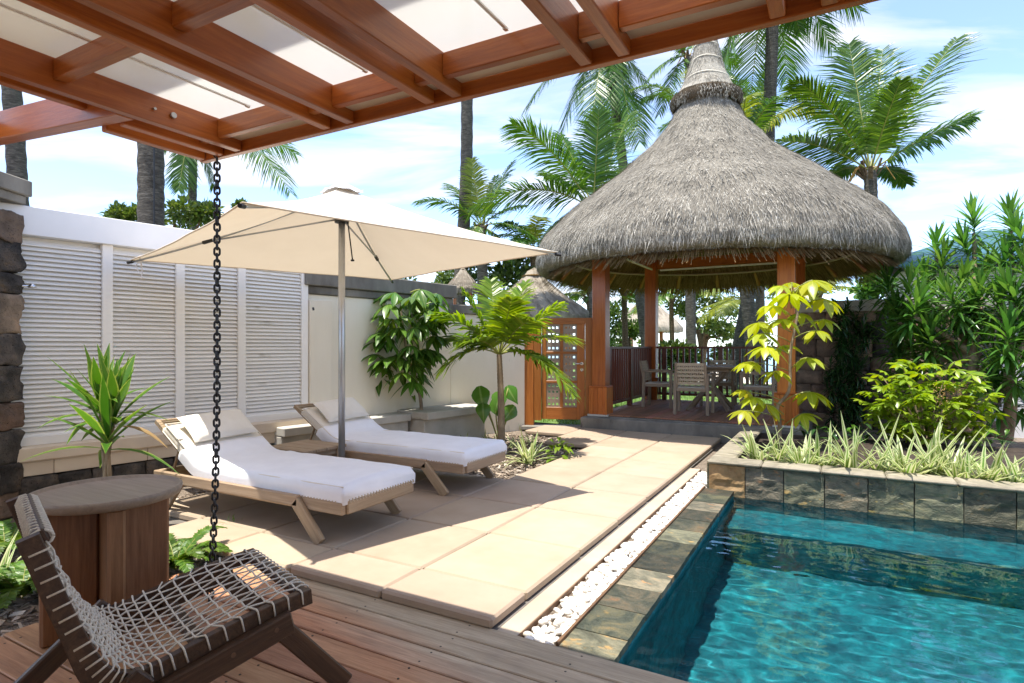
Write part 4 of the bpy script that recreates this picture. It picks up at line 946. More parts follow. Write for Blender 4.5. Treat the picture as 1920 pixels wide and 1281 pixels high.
# ================================================================== sun loungers
def lounger(v0, label, plabel, tlabel):
    # local: x from foot (0) towards head (-2.15), y across 0...75
    t_ = thing('sun_lounger', (-2.79, v0, 0), label, 'sun lounger'); k = dict(parent=t_, keep=False); wd = .75; LZ = .285; mt = 'lounger_wood'
    for y in (.022, wd - .022):
        beam('side_rail', (-2.13, y, LZ - .045), (-.02, y, LZ - .045), .04, .085, mt, ch=.006, **k)
        yy = y + (-.037 if y < .3 else .037)
        beam('leg', (-.43, yy, LZ - .035), (-.19, yy, .0), .034, .085, mt, ch=.005, **k); beam('leg', (-1.72, yy, LZ - .035), (-1.94, yy, .0), .034, .085, mt, ch=.005, **k)
        beam('outer_rail', (-1.76, yy, LZ - .03), (-.40, yy, LZ - .03), .034, .075, mt, ch=.005, **k)
    beam('foot_rail', (-.022, .04, LZ - .04), (-.022, wd - .04, LZ - .04), .045, .09, mt, ch=.008, **k); beam('head_rail', (-2.11, .042, LZ - .045), (-2.11, wd - .042, LZ - .045), .04, .085, mt, **k)
    b = MB()
    for q in range(24): y = .045 + q * (wd - .09) / 23; b.tube([V((-.052, y, LZ - .005)), V((-.040, y + .006, LZ + .012)), V((-.004, y + .012, LZ + .010)), V((.004, y + .014, LZ - .01))], .0045, 6)
    for q in range(52): x = -1.52 + q * .0283; b.bar((x, .03, LZ + .009), (x, wd - .03, LZ + .009), .010, .007)
    for q in range(52):
        x = -1.52 + q * .0283
        for y, s_ in ((.0, -1), (wd, 1)): b.bar((x, y - .002 * s_, LZ - .002), (x, y - .04 * s_, LZ + .011), .008, .006)
    obj('cord_weave', b, 'rope_tan', t_, keep=False)
    HX, BA, BL = -1.54, rad(33), .72
    bd = V((-math.cos(BA), 0, math.sin(BA))); bn = V((math.sin(BA), 0, math.cos(BA))); h0 = V((HX, 0, LZ + .005))
    for y in (.04, wd - .04): beam('back_rail', h0 + V((0, y, 0)), h0 + V((0, y, 0)) + bd * BL, .035, .04, mt, **k)
    beam('back_top_rail', h0 + bd * (BL - .02) + V((0, .06, 0)), h0 + bd * (BL - .02) + V((0, wd - .06, 0)), .04, .04, mt, **k)
    b = MB()
    for q in range(24): p = h0 + bd * (.03 + q * .028) + bn * .018; b.bar(p + V((0, .02, 0)), p + V((0, wd - .02, 0)), .010, .007)
    obj('back_cord_weave', b, 'rope_tan', t_, keep=False)
    for y in (.09, wd - .09): beam('prop', h0 + bd * .42 + V((0, y, -.02)), V((-2.02, y, LZ - .05)), .02, .02, mt, **k)
    # mattress: one bent pad; sections along its length
    def spine(s):                                       # s from foot (0) to head
        l1 = -HX - .10
        if s < l1: return V((-.02 - s, 0, LZ + .016)), V((0, 0, 1)), V((-1, 0, 0))
        q = s - l1; tr = .22
        if q < tr: a = BA * q / tr; p = V((-.02 - l1, 0, LZ + .016)) + V((-math.sin(a) / max(BA / tr, 1e-6), 0, (1 - math.cos(a)) * tr / BA)); return p, V((math.sin(a), 0, math.cos(a))), V((-math.cos(a), 0, math.sin(a)))
        p = V((-.02 - l1, 0, LZ + .016)) + V((-math.sin(BA) * tr / BA, 0, (1 - math.cos(BA)) * tr / BA)) + bd * (q - tr); return p, bn, bd
    def pad(s0, s1, y0, y1, th, r=.03, ns=60, sag=0.0, seed=0, puff=.010, open_bottom=False, drape=0.0):
        b = MB(); ring = []; cross = []
        ny = 14
        for i in range(ny + 1): cross.append((y0 + r * .0 + (y1 - y0) * i / ny, 1))
        vs = []; fs = []; m = 0
        for i in range(ns + 1):
            s = s0 + (s1 - s0) * i / ns; p, n, d = spine(s); e = min(i, ns - i) / ns * (s1 - s0); er = math.sqrt(max(0, 1 - max(0, 1 - e / r) ** 2)) if e < r else 1
            row = []
            tk = th * (.55 + .45 * er)
            pr = [(y0 + .004 - drape, -.0 if not drape else -.035), (y0 - .002 - drape, tk * .3), (y0 - drape, tk * .7), (y0 + .012, tk * .95)]
            top = [(y0 + .03 + (y1 - y0 - .06) * q / 10, tk + puff * math.sin(pi * q / 10)) for q in range(11)]
            pl_ = [(y0 + y1 - a, c) for a, c in reversed(pr)]
            for (y, h) in pr + top + pl_:
                nz = mnoise.noise(V((s * 5, y * 5, seed))) * .008 + mnoise.noise(V((s * 13, y * 6, seed + 4))) * (.003 + .009 * math.exp(-((s - 1.45) / .22) ** 2))
                vs.append(p + V((0, y, 0)) + n * (h + nz * (h > .02)))
            m = len(pr) * 2 + 11
        for i in range(ns):
            for j in range(m - 1): fs.append((i * m + j, (i + 1) * m + j, (i + 1) * m + j + 1, i * m + j + 1))
        fs.append(tuple(range(m))); fs.append(tuple(ns * m + j for j in range(m - 1, -1, -1)))
        if not drape:
            for i in range(ns): fs.append((i * m, i * m + m - 1, (i + 1) * m + m - 1, (i + 1) * m))
        b.add(vs, fs); return b
    b = MB()
    for y in (.018, wd - .018):
        for hh in (.012, .080): b.tube([spine(.0 + 2.09 * q / 50)[0] + V((0, y, 0)) + spine(2.09 * q / 50)[1] * hh for q in range(51)], .0045, 6)
    p_, n_, d_ = spine(2.10)
    for hh in (.03, .075): b.tube([p_ + V((0, .02 + (wd - .04) * q / 8, 0)) + n_ * hh + d_ * .002 for q in range(9)], .0045, 6)
    piping = b
    mt_ = obj('mattress', pad(.0, 2.10, .02, wd - .02, .086, seed=v0), 'mattress_cloth', t_, True, keep=False); obj('piping', piping, 'mattress_cloth', mt_, True, keep=False)
    tw = obj('towel', pad(-.014, 1.80, .012, wd - .012, .097, r=.035, seed=v0 + 3, drape=.008), 'towel', None, True); tw.location = (-2.79, v0, 0.0)
    tag(tw, tlabel, 'towel')
    # pillow lying on the raised end
    b = MB(); n = 18; vs = []; fs = []; pl_, pwid, pth = .30, .60, .062
    for sgn in (1, -1):
        for i in range(n + 1):
            for j in range(n + 1):
                x = i / n * 2 - 1; y = j / n * 2 - 1; e = (1 - abs(x) ** 2.6) * (1 - abs(y) ** 2.6)
                h = pth * max(0, e) ** .42 * (1 + .12 * mnoise.noise(V((x * 1.6, y * 1.6, v0)))); pin = 1 - .05 * (1 - abs(x)) * abs(y) ** 4
                vs.append(V((x * pl_ / 2 * (1 - .06 * (1 - y * y) * abs(x) ** 3), y * pwid / 2 * (1 - .05 * (1 - x * x) * abs(y) ** 3), h * sgn)))
    m = (n + 1) ** 2
    for s_ in (0, 1):
        for i in range(n):
            for j in range(n):
                q = (s_ * m + i * (n + 1) + j, s_ * m + (i + 1) * (n + 1) + j, s_ * m + (i + 1) * (n + 1) + j + 1, s_ * m + i * (n + 1) + j + 1); fs.append(q if s_ == 0 else tuple(reversed(q)))
    b.add(vs, fs); pm_ = b.mesh('pillow', 'pillow_cloth', True)
    pc_, n_, d_ = spine(1.93); o = bpy.data.objects.new('pillow', pm_)
    o.matrix_basis = Matrix.Translation(V((-2.79, v0 + wd / 2, 0)) + pc_ + n_ * (.088 + pth * .93)) @ Matrix.Rotation(BA + .10, 4, 'Y') @ Matrix.Rotation(.03, 4, 'Z'); C.objects.link(o); tag(o, plabel, 'pillow')
lounger(2.80, 'slatted teak sun lounger next to the round side table', 'cream pillow on the lounger next to the round side table', 'white towel spread over the lounger next to the round side table')
lounger(4.22, 'slatted teak sun lounger next to the schefflera bed', 'cream pillow on the lounger next to the schefflera bed', 'white towel spread over the lounger next to the schefflera bed')
lt = thing('low_table', (-4.35, 3.88, 0), 'low square wooden table between the two sun loungers', 'table')
for q in range(4): beam('top_slat', (-4.62, 3.70 + q * .125, .36), (-4.08, 3.70 + q * .125, .36), .121, .03, 'lounger_wood', lt, .004)
for sx in (-1, 1):
    beam('apron', (-4.35 + sx * .20, 3.70, .315), (-4.35 + sx * .20, 4.06, .315), .03, .055, 'lounger_wood', lt)
    for sy in (-1, 1): beam('leg', (-4.35 + sx * .21, 3.88 + sy * .19, 0), (-4.35 + sx * .21, 3.88 + sy * .19, .343), .045, .045, 'lounger_wood', lt)

# ================================================================== round side table on the deck
TC = V((-3.046, 1.52, -.05)); TH, TR = .672, .315
st_ = thing('side_table', TC, 'round wooden side table with rimmed top and crossed board base', 'table')
b = MB(); b.lathe([(.0, TH - .050), (TR - .035, TH - .050), (TR - .008, TH - .040), (TR, TH - .012), (TR - .003, TH), (TR - .016, TH + .001), (TR - .020, TH - .011), (TR - .03, TH - .014), (.0, TH - .014)], 72, TC); obj('table_top', b, 'table_top_wood', st_, True)
a0 = math.atan2(TC.y, TC.x) + .14
for k, (a, l0, l1) in enumerate(((a0, -.25, .25), (a0 + pi / 2, .036, .255), (a0 + pi / 2, -.255, -.036))):
    d = V((math.cos(a), math.sin(a), 0)); z0, z1 = .0, TH - .051
    m = Matrix((V((0, 0, 1)), d.cross(V((0, 0, 1))) * -1, d)).transposed(); b = MB(); b.cbox((0, 0, 0), (z1 - z0, .070, l1 - l0), .012)
    place('base_board', b.mesh('base_board', 'table_base_wood'), st_, Matrix.Translation(TC + d * ((l0 + l1) / 2) + V((0, 0, (z0 + z1) / 2))) @ m.to_4x4())

# ================================================================== low rope armchair
ac = thing('rope_armchair', (-2.093, 1.724, -.05), 'low dark wood armchair with woven grey rope seat', 'chair', None, math.atan2(-.316, .949))
prof_c = [V((0, y, z)) for y, z in ((.0, .405), (-.12, .392), (-.26, .368), (-.40, .335), (-.50, .310), (-.565, .302), (-.615, .312), (-.655, .345), (-.69, .41), (-.725, .50), (-.76, .60), (-.795, .71), (-.825, .80))]
def crv(pts, n):                                        # smooth resample (Catmull-Rom)
    out = []; m = len(pts)
    for i in range(n):
        t_ = i / (n - 1) * (m - 1); k = min(int(t_), m - 2); f_ = t_ - k; p0, p1, p2, p3 = pts[max(k - 1, 0)], pts[k], pts[k + 1], pts[min(k + 2, m - 1)]
        out.append(.5 * ((2 * p1) + (p2 - p0) * f_ + (2 * p0 - 5 * p1 + 4 * p2 - p3) * f_ * f_ + (3 * p1 - p0 - 3 * p2 + p3) * f_ ** 3))
    return out
PC = crv(prof_c, 61); HW = .325
def cnorm(i):
    tt = (PC[min(i + 1, 60)] - PC[max(i - 1, 0)]).normalized(); return V((0, tt.z, -tt.y)) if True else None
for sx in (1, -1):                                      # bent side frames
    b = MB(); vs = []; fs = []; n = len(PC)
    for i, p in enumerate(PC):
        nr = cnorm(i); nr = nr if nr.z > 0 or nr.y > 0 else -nr
        dep = .058 + .02 * math.exp(-((i - 33) / 8) ** 2)
        for (ox, on) in ((-.017, -.003), (-.014, 0), (.014, 0), (.017, -.003), (.017, -dep + .003), (.014, -dep), (-.014, -dep), (-.017, -dep + .003)):
            vs.append(p + V((sx * (HW - .02) + ox, 0, 0)) + nr * on)
    for i in range(n - 1):
        for k in range(8): fs.append((i * 8 + k, i * 8 + (k + 1) % 8, (i + 1) * 8 + (k + 1) % 8, (i + 1) * 8 + k))
    fs.append(tuple(range(7, -1, -1))); fs.append(tuple((n - 1) * 8 + k for k in range(8)))
    b.add(vs, fs); obj('side_frame', b, 'dark_wood', ac, False, keep=False)
    X = sx * (HW + .020)
    beam('side_bar', (X, -.62, .185), (X, -.085, .318), .038, .085, 'dark_wood', ac, .006, keep=False)
    beam('leg', (X, -.145, .325), (X, .13, .0), .036, .075, 'dark_wood', ac, .006, keep=False)
    beam('leg', (X, -.56, .30), (X, -.90, .0), .036, .075, 'dark_wood', ac, .006, keep=False)
    for yy, zz2 in ((-.50, .225), (-.30, .272), (-.15, .31)):
        b = MB(); b.tube([V((X + sx * .017, yy, zz2)), V((X + sx * .0205, yy, zz2))], .009, 10); obj('bolt', b, 'fascia_brown', ac, keep=False)
beam('front_rail', (-HW + .036, -.022, .383), (HW - .036, -.022, .383), .05, .034, 'dark_wood', ac, .006, keep=False)
beam('top_rail', (-HW + .036, -.818, .778), (HW - .036, -.818, .778), .05, .034, 'dark_wood', ac, .006, keep=False, up=V((0, .9, .4)))
beam('stretcher', (-HW, -.36, .265), (HW, -.36, .265), .05, .032, 'dark_wood', ac, .005, keep=False)
def surfpt(s, x):                                       # rope net: sags between the side frames
    f_ = max(0, min(1, s)) * 60; i = min(int(f_), 59); p = PC[i].lerp(PC[i + 1], f_ - i); w_ = 1 - (x / (HW - .03)) ** 2; e = min(1, 4 * s, 5 * (1 - s))
    nr = cnorm(i); nr = nr if nr.z > 0 or nr.y > 0 else -nr
    bend = math.exp(-((s - .56) / .16) ** 2)
    return p + V((x, 0, 0)) + nr * (.008 - .030 * max(0, w_) * e + .045 * bend * max(0, w_))
NT_, NL = 27, 15; sT = [(.035 + .93 * k / (NT_ - 1)) for k in range(NT_)]; xL = [-(HW - .055) + 2 * (HW - .055) * k / (NL - 1) for k in range(NL)]
for k, s in enumerate(sT):
    pts = []
    i = int(min(59, s * 60)); nr = cnorm(i); nr = nr if nr.z > 0 or nr.y > 0 else -nr; n = 2 * NL
    e0 = PC[i]
    pts.append(e0 + V((-(HW + .000), 0, 0)) - nr * .045); pts.append(e0 + V((-(HW + .001), 0, 0)) + nr * .002); pts.append(e0 + V((-(HW - .012), 0, 0)) + nr * .007)
    for j in range(n + 1):
        x = -(HW - .05) + 2 * (HW - .05) * j / n; pts.append(surfpt(s, x) + nr * (.0045 * math.cos(pi * (j * (NL - 1) / n)) * (1 if k % 2 else -1)))
    pts.append(e0 + V((HW - .012, 0, 0)) + nr * .007); pts.append(e0 + V((HW + .001, 0, 0)) + nr * .002); pts.append(e0 + V((HW, 0, 0)) - nr * .045)
    b = MB(); b.tube(pts, .0035, 6); obj('rope', b, 'rope_grey', ac, True, keep=False)
for k, x in enumerate(xL):
    pts = [V((x, .008, .372)), V((x, .008, .402)), V((x, -.004, .4075))]
    for j in range(3 * NT_ + 1):
        s = .02 + .96 * j / (3 * NT_); i = int(min(59, s * 60)); nr = cnorm(i); nr = nr if nr.z > 0 or nr.y > 0 else -nr
        xx = x + .006 * math.sin(s * 23 + k * 1.7)
        pts.append(surfpt(s, xx) + nr * (.0045 * math.cos(pi * (s - .035) / .93 * (NT_ - 1)) * (1 if k % 2 else -1)))
    pe = PC[60]; pts += [pe + V((x, -.002, .006)), pe + V((x, -.018, .002)), pe + V((x, -.030, -.03)), pe + V((x, -.022, -.05))]
    b = MB(); b.tube(pts, .0035, 6); obj('rope', b, 'rope_grey', ac, True, keep=False)
b = MB()
for k in range(17):                                     # cord wound round the top rail
    x = -(HW - .045) + k * 2 * (HW - .045) / 16; c = V((x, -.818, .778)); r = []
    for q in range(11):
        a = 2 * pi * q / 10; r.append(c + V((q * .0006, math.cos(a) * .028, math.sin(a) * .022)))
    b.tube(r, .005, 6)
obj('rope_binding', b, 'rope_grey', ac, True, keep=False)
# ================================================================== coconut palms
def frond_mesh(p0, p1, p2, n=44, dense=1.75, lmax=.62, wid=.034, hang=.55, mat='palm_leaf', stalk='frond_stalk', rr=.022, name='frond', lift=0.0, twist=0.0, bare=.14):
    """feather leaf along a curve p0-p1-p2; leaflets are narrow folded strips"""
    b = MB(); n = int(n * dense); wid = wid * 1.05
    for k in range(n):
        t_ = bare + (1 - bare) * (k + rnd(-.3, .3)) / n; t_ = min(.995, max(bare, t_))
        p = p0 * (1 - t_) ** 2 + p1 * 2 * t_ * (1 - t_) + p2 * t_ * t_; tg = ((p1 - p0) * (1 - t_) + (p2 - p1) * t_).normalized()
        sd = tg.cross(V((0, 0, 1)))
        if sd.length < .25: sd = (sd + CR * .6)
        sd.normalize(); up = sd.cross(tg)
        if twist: sd = (sd * math.cos(twist) + up * math.sin(twist)).normalized()
        q = (t_ - bare) / (1 - bare); ln = lmax * (.42 + .58 * math.sin(pi * min(1, .18 + q * .62))) * (1 - .55 * max(0, q - .72) / .28)
        for s_ in (-1, 1):
            l = ln * rnd(.82, 1.12); fw = .35 + .75 * q + rnd(-.1, .1)
            d = (sd * s_ + tg * fw + up * (lift + rnd(-.12, .2))).normalized(); g = hang * rnd(.7, 1.3)
            pm = p + d * l * .5 + V((0, 0, -g * l * .14)); pe = p + d * l * .93 + V((0, 0, -g * l * .55))
            nrm = tg - d * tg.dot(d); nrm = nrm.normalized() if nrm.length > .05 else up
            b.quadstrip([p, pm, pe], [wid * .7, wid, wid * .12], (nrm + up * rnd(-.5, .5)).normalized())
    me = b.mesh(name, mat); me.materials.append(M(stalk))
    bs = MB(); pts = bez(p0, p1, p2, 9); bs.tube(pts, [rr * (1 - .85 * i / 8) for i in range(9)], 5)
    m0 = len(me.vertices)
    bm = bmesh.new(); bm.from_mesh(me); vv = [bm.verts.new(x) for x in bs.v]
    for f in bs.f:
        ff = bm.faces.new([vv[i] for i in f]); ff.material_index = 1
    bm.to_mesh(me); bm.free(); return me
def trunk_obj(parent, pts, r0, r1, mat='trunk_grey', seg=12, name='trunk', rings=.006):
    path = crv([V(p) for p in pts], 60); b = MB(); rs = [(r0 + (r1 - r0) * i / 59) * (1 + (.07 if i % 2 else 0)) * (1.35 if i == 0 and r0 > .1 else 1) for i in range(60)]
    b.tube(path, rs, seg); return obj(name, b, mat, parent, True)
def palm(name, label, base, crown, fronds=(), extra=0, L_=3.0, r0=.19, r1=.14, bow=V((0, 0, 0)), mat='palm_leaf', dd=None, seedmats=None, lmax=.62, n=40, wid=.036, trunk='trunk_grey', coconuts=False, cat='palm tree', group=None, elev=(-.5, 1.2), stub=True, rr=.024):
    base = V(base); crown = V(crown)
    t_ = thing(name, base, label, cat, group)
    mid = base.lerp(crown, .5) + bow
    trunk_obj(t_, [base, base.lerp(mid, .55) + bow * .15, mid, crown.lerp(mid, .4) + bow * .15, crown], r0, r1, trunk)
    for f in fronds:                                    # (tip x, tip y, tip distance, rise of the arch)
        tip = at(f[0], f[1], f[2]); ar = f[3]; ln = (tip - crown).length
        p1 = crown.lerp(tip, .5) + V((0, 0, ar * ln)); mt = f[4] if len(f) > 4 else mat
        obj('frond', frond_mesh(crown + (p1 - crown).normalized() * .1, p1, tip, n=n, lmax=lmax * min(1.25, ln / 2.6), wid=wid, hang=.5, mat=mt, twist=rnd(-.3, .3), rr=rr), None, t_)
    for k in range(extra):
        a = 2 * pi * (k + rnd(0, .6)) / max(extra, 1); e = rnd(*elev); ln = L_ * rnd(.85, 1.1); d = V((math.cos(a), math.sin(a), 0))
        p1 = crown + d * (ln * .5 * math.cos(e)) + V((0, 0, ln * .55 * math.sin(e) + .15 * ln)); p2 = crown + d * (ln * .92 * math.cos(e * .8)) + V((0, 0, ln * (.72 * math.sin(e) - .20)))
        obj('frond', frond_mesh(crown, p1, p2, n=n, lmax=lmax, wid=wid, mat=(mat if k % 5 else 'palm_leaf_yellow'), twist=rnd(-.3, .3), rr=rr), None, t_)
    if stub:
        b = MB()
        for k in range(14):
            a = rnd(0, 6.28); d = V((math.cos(a), math.sin(a), 0)); b.bar(crown + d * .05 + V((0, 0, -.35 + rnd(0, .2))), crown + d * rnd(.2, .34) + V((0, 0, rnd(-.05, .35))), .09, .03)
        obj('leaf_base', b, 'trunk_brown', t_)
    if coconuts:
        b = MB()
        for k in range(9):
            a = rnd(0, 6.28); d = V((math.cos(a), math.sin(a), 0)); b.tube([crown + V((0, 0, .1)), crown + d * .3 + V((0, 0, .12)), crown + d * .5 + V((0, 0, -.25))], .012, 5)
        obj('fruit_stalk', b, 'stalk_orange', t_)
    return t_
def gd_(p, z=-.06): return V((p.x, p.y, z))
G_ = 'tall coconut palms around the garden'
# palm seen full beside the gazebo roof (right)
c = at(1632, 322, 14); palm('coconut_palm', 'full coconut palm crown rising beside the right slope of the thatched gazebo roof', gd_(at(1600, 600, 14.2)), c,
     [(1492, 150, 13.6, .20), (1592, 82, 14.6, .03), (1655, 92, 15.4, .02), (1795, 72, 14.0, .08), (1828, 218, 13.2, .10), (1455, 265, 13.4, .16), (1700, 345, 14.6, .28), (1545, 340, 15.2, .3), (1690, 150, 12.6, .12), (1575, 190, 15.8, .12)], bow=CR * .18, coconuts=True, n=56, lmax=.92, r0=.17, r1=.13, group=None)
# big fanned palm left of the gazebo roof
c = at(1112, 392, 16); palm('coconut_palm', 'coconut palm with upright fan of fronds just left of the thatched roof slope', gd_(at(1118, 600, 16.3)), c,
     [(1123, 205, 15.4, .0), (960, 232, 15.2, .22), (886, 392, 15.0, .30), (1050, 250, 17, .08), (1195, 300, 16.8, .12), (1010, 455, 16.2, .32), (1205, 420, 15, .2), (1180, 215, 17.5, .06), (1020, 330, 17.4, .2)], n=56, lmax=.92, r0=.18, r1=.14)
c = at(903, 425, 20); palm('coconut_palm', 'shorter coconut palm with a yellowing upright frond behind the parasol', gd_(at(908, 600, 20)), c,
     [(884, 298, 20, .0, 'palm_leaf_yellow'), (778, 378, 19, .30), (960, 304, 20.4, .10), (1012, 452, 19.4, .26), (930, 330, 21, .03), (985, 385, 20.8, .2), (840, 345, 21, .15), (870, 470, 19, .3), (960, 490, 19.6, .25)], n=44, lmax=.8, r0=.2, r1=.16)
c = at(1140, 92, 21); palm('coconut_palm', 'tall coconut palm whose drooping fronds hang below the pergola edge above the fanned palm', gd_(at(1222, 600, 21.4)), c,
     [(985, 205, 20, .34), (1050, 262, 20.5, .36), (1200, 268, 20.6, .38), (1150, 262, 22, .30), (1225, 180, 21, .28), (1010, 110, 21.6, .3), (1110, 235, 19.4, .35), (1180, 225, 19.6, .3)], n=48, lmax=.95, r0=.2, r1=.15)
c = at(1292, 108, 22.5); palm('coconut_palm', 'coconut palm crown directly behind the tip of the thatched roof', gd_(at(1296, 600, 23)), c,
     [(1215, 150, 22, .30), (1236, 215, 22, .34), (1370, 190, 22, .34), (1385, 120, 23, .2), (1330, 20, 23, .1), (1240, 60, 22, .1), (1400, 205, 23, .3)], n=40, lmax=.9, coconuts=True, r0=.2, r1=.15)
c = at(1448, -62, 17); palm('coconut_palm', 'leaning coconut palm trunk crossing behind the thatched roof neck, with fronds over the pergola corner', gd_(at(1370, 640, 18.5)), c,
     [(1615, 22, 16.4, .20), (1560, 90, 17, .25), (1345, 150, 17.4, .26), (1330, 215, 16.8, .32), (1520, -140, 17, .1), (1400, -170, 17, .1), (1500, 60, 17.6, .2), (1300, 60, 17.2, .2), (1400, 260, 19, .36), (1475, 150, 19, .3)], bow=CR * .35 - CF * .2, n=48, lmax=.9, r0=.20, r1=.155)
c = at(1425, 205, 24); palm('coconut_palm', 'small coconut palm crown peeping out behind the neck of the thatched roof', gd_(at(1425, 640, 24)), c, [(1462, 235, 24, .2), (1440, 130, 24, .05), (1385, 170, 24, .15), (1465, 205, 23, .25), (1395, 240, 24, .3)], extra=3, n=36, lmax=.8)
c = at(868, -160, 20.5); palm('coconut_palm', 'tall bare palm trunk standing behind the parasol canopy', gd_(at(850, 600, 20.5)), c, [], extra=9, bow=CR * .3, r0=.225, r1=.18, L_=3.3)
c = at(362, 262, 20); palm('coconut_palm', 'slim coconut palm with drooping fronds behind the chain', gd_(at(357, 600, 20)), c, [(545, 362, 19, .42), (335, 358, 19.4, .4), (470, 250, 20, .2), (400, 352, 20.5, .36), (555, 290, 22, .3), (280, 280, 20, .2), (320, 150, 21, .1), (455, 150, 21, .1)], n=50, lmax=.95, r0=.15, r1=.125)
c = at(283, -130, 10.5); p3 = palm('coconut_palm', 'thick grey palm trunk with a dark cable running up it', gd_(at(283, 600, 10.5)), c, [], extra=8, r0=.215, r1=.19, L_=3)
b = MB(); q = at(289, 0, 10.27); b.tube([V((q.x, q.y, .5)), V((q.x, q.y, 7))], .014, 6); obj('cable', b, 'black_plastic', p3)
c = at(5, -60, 13); palm('coconut_palm', 'curved pale palm trunk rising behind the stone pillar cap', gd_(at(45, 600, 13)), c, [], extra=7, bow=CR * .10, r0=.19, r1=.17, L_=3)
# palms on the lawn, seen under the gazebo roof
for (x, d, xt, r, lab, yt) in ((1299, 21, 1297, .17, 'straight grey palm trunk on the lawn seen between gazebo posts', 215), (1424, 16, 1388, .19, 'leaning dark palm trunk on the lawn beside the front gazebo post', 300)):
    palm('coconut_palm', lab, gd_(at(x, 650, d)), at(xt, yt, d), [], extra=7, r0=r, r1=r * .8, bow=CR * -.12)
for (x, y, d, L_, lab, m_) in ((1395, 565, 26, 2.6, 'young yellow green palm on the lawn beside the leaning trunk', 'palm_leaf_yellow'), (1105, 560, 24, 2.2, 'young palm behind the lattice gate', 'palm_leaf'), (1170, 545, 24, 2.2, 'young palm with orange leaf stalks left of the small thatched hut', 'palm_leaf'), (1258, 560, 30, 3.0, 'young palm whose leaves arch over the small thatched hut', 'palm_leaf'), (1530, 560, 22, 2.2, 'young palm behind the stone wall coping', 'palm_leaf_yellow'), (1000, 475, 21, 2.4, 'bushy palm between parasol tip and thatched roof', 'palm_leaf')):
    c = at(x, y, d); palm('young_palm', lab, gd_(at(x + 4, 650, d)), c, [], extra=12, L_=L_, r0=.13, r1=.11, mat=m_, n=30, lmax=.6, wid=.045, trunk='trunk_brown', elev=(-.3, 1.3))

# ================================================================== leafy trees and hedges
def leafcloud(b, c, r, n, size, sq=.75, asp=1.0):
    for _ in range(n):
        while True:
            p = V((rnd(-1, 1), rnd(-1, 1), rnd(-1, 1)))
            if .25 < p.length < 1: break
        q = c + V((p.x * r * asp, p.y * r, p.z * r * sq)); d = (p + V((rnd(-.6, .6), rnd(-.6, .6), rnd(-.5, .7)))).normalized(); s_ = size * rnd(.7, 1.3)
        sd = d.cross(V((rnd(-1, 1), rnd(-1, 1), rnd(.1, 1)))); sd = sd.normalized() if sd.length > .01 else V((1, 0, 0)); up = sd.cross(d)
        b.add([q, q + d * s_ * .5 + sd * s_ * .26 + up * s_ * .06, q + d * s_, q + d * s_ * .5 - sd * s_ * .26 + up * s_ * .06], [(0, 1, 2, 3)], [[(0, .5), (.5, 1), (1, .5), (.5, 0)]])
def tree(name, label, base, clumps, size, mat, trunk_h, r=.12, dens=1.0, cat='tree', group=None):
    t_ = thing(name, base, label, cat, group); b = MB(); base = V(base)
    for (c, rr) in clumps:
        for k in range(5): leafcloud(b, V(c) + V((rnd(-1, 1), rnd(-1, 1), rnd(-.6, .6))) * rr * .55, rr * rnd(.35, .6), int(110 * dens), size)
    obj('crown', b, mat, t_)
    b = MB()
    for (c, rr) in clumps:
        mid = base + V((0, 0, trunk_h)); b.tube(crv([base, mid.lerp(V(c), .15), mid.lerp(V(c), .6) + V((rnd(-.1, .1), rnd(-.1, .1), 0)), V(c)], 12), [r * (1 - .8 * i / 11) for i in range(12)], 7)
    obj('trunk', b, 'trunk_brown', t_); return t_
def cl(lst): return [(at(x, y, d), r) for x, y, d, r in lst]
tree('broad_tree', 'broad sea almond tree on the lawn behind the straight palm trunk', gd_(at(1318, 650, 30)), cl([(1300, 580, 30, .9), (1340, 560, 30, .9), (1370, 590, 30, 1.0), (1330, 610, 29, .8), (1270, 570, 31, .9), (1360, 625, 29, .7), (1290, 545, 31, .6)]), .22, 'tree_leaf', 1.6, .14, .8)
tree('leafy_shrub', 'bright green shrub behind the sea side railing', gd_(at(1265, 650, 17)), cl([(1262, 655, 17, .55), (1285, 665, 17, .5), (1240, 670, 17, .5), (1275, 690, 17, .5)]), .16, 'tree_leaf', .2, .04, .8, 'shrub')
tree('garden_tree', 'round bushy tree behind the louvred wall roof', gd_(at(300, 650, 17)), cl([(235, 408, 17, .55), (330, 395, 17, .8), (380, 405, 17, .6), (270, 405, 17, .6), (455, 395, 18, .3)]), .17, 'tree_leaf', 2.2, .12, 1.1)
tree('leafy_shrub', 'dark shrub above the garden wall coping beside the parasol pole', gd_(at(690, 650, 12)), cl([(670, 528, 12, .35), (705, 532, 12, .35), (740, 538, 12, .4)]), .11, 'tree_leaf', .8, .05, 1.0, 'shrub')
tree('garden_tree', 'dense dark tree filling the gap between parasol and thatched roof', gd_(at(960, 650, 21)), cl([(880, 520, 21, .9), (940, 520, 21, .9), (985, 525, 21, .8), (830, 530, 21, .8), (965, 480, 22, .8)]), .20, 'tree_leaf', 1.4, .1, 1.0)
tree('leafy_shrub', 'dark shrub on top of the stone boundary wall', gd_(at(1640, 650, 12)), cl([(1625, 545, 12, .3), (1650, 530, 12, .3)]), .14, 'dracaena_leaf', 1.0, .04, .7, 'shrub')
tree('leafy_shrub', 'rounded shrub on the lawn behind the leaning dark palm trunk', gd_(at(1400, 650, 24)), cl([(1385, 660, 24, .6), (1425, 655, 24, .6), (1350, 668, 24, .5)]), .18, 'tree_leaf', .2, .04, .8, 'shrub')
tree('garden_tree', 'leafy tree on the lawn beyond the side railing', gd_(at(1180, 650, 27)), cl([(1165, 590, 27, .8), (1185, 620, 27, .7), (1150, 625, 27, .8)]), .2, 'tree_leaf', 1.2, .09, .9)
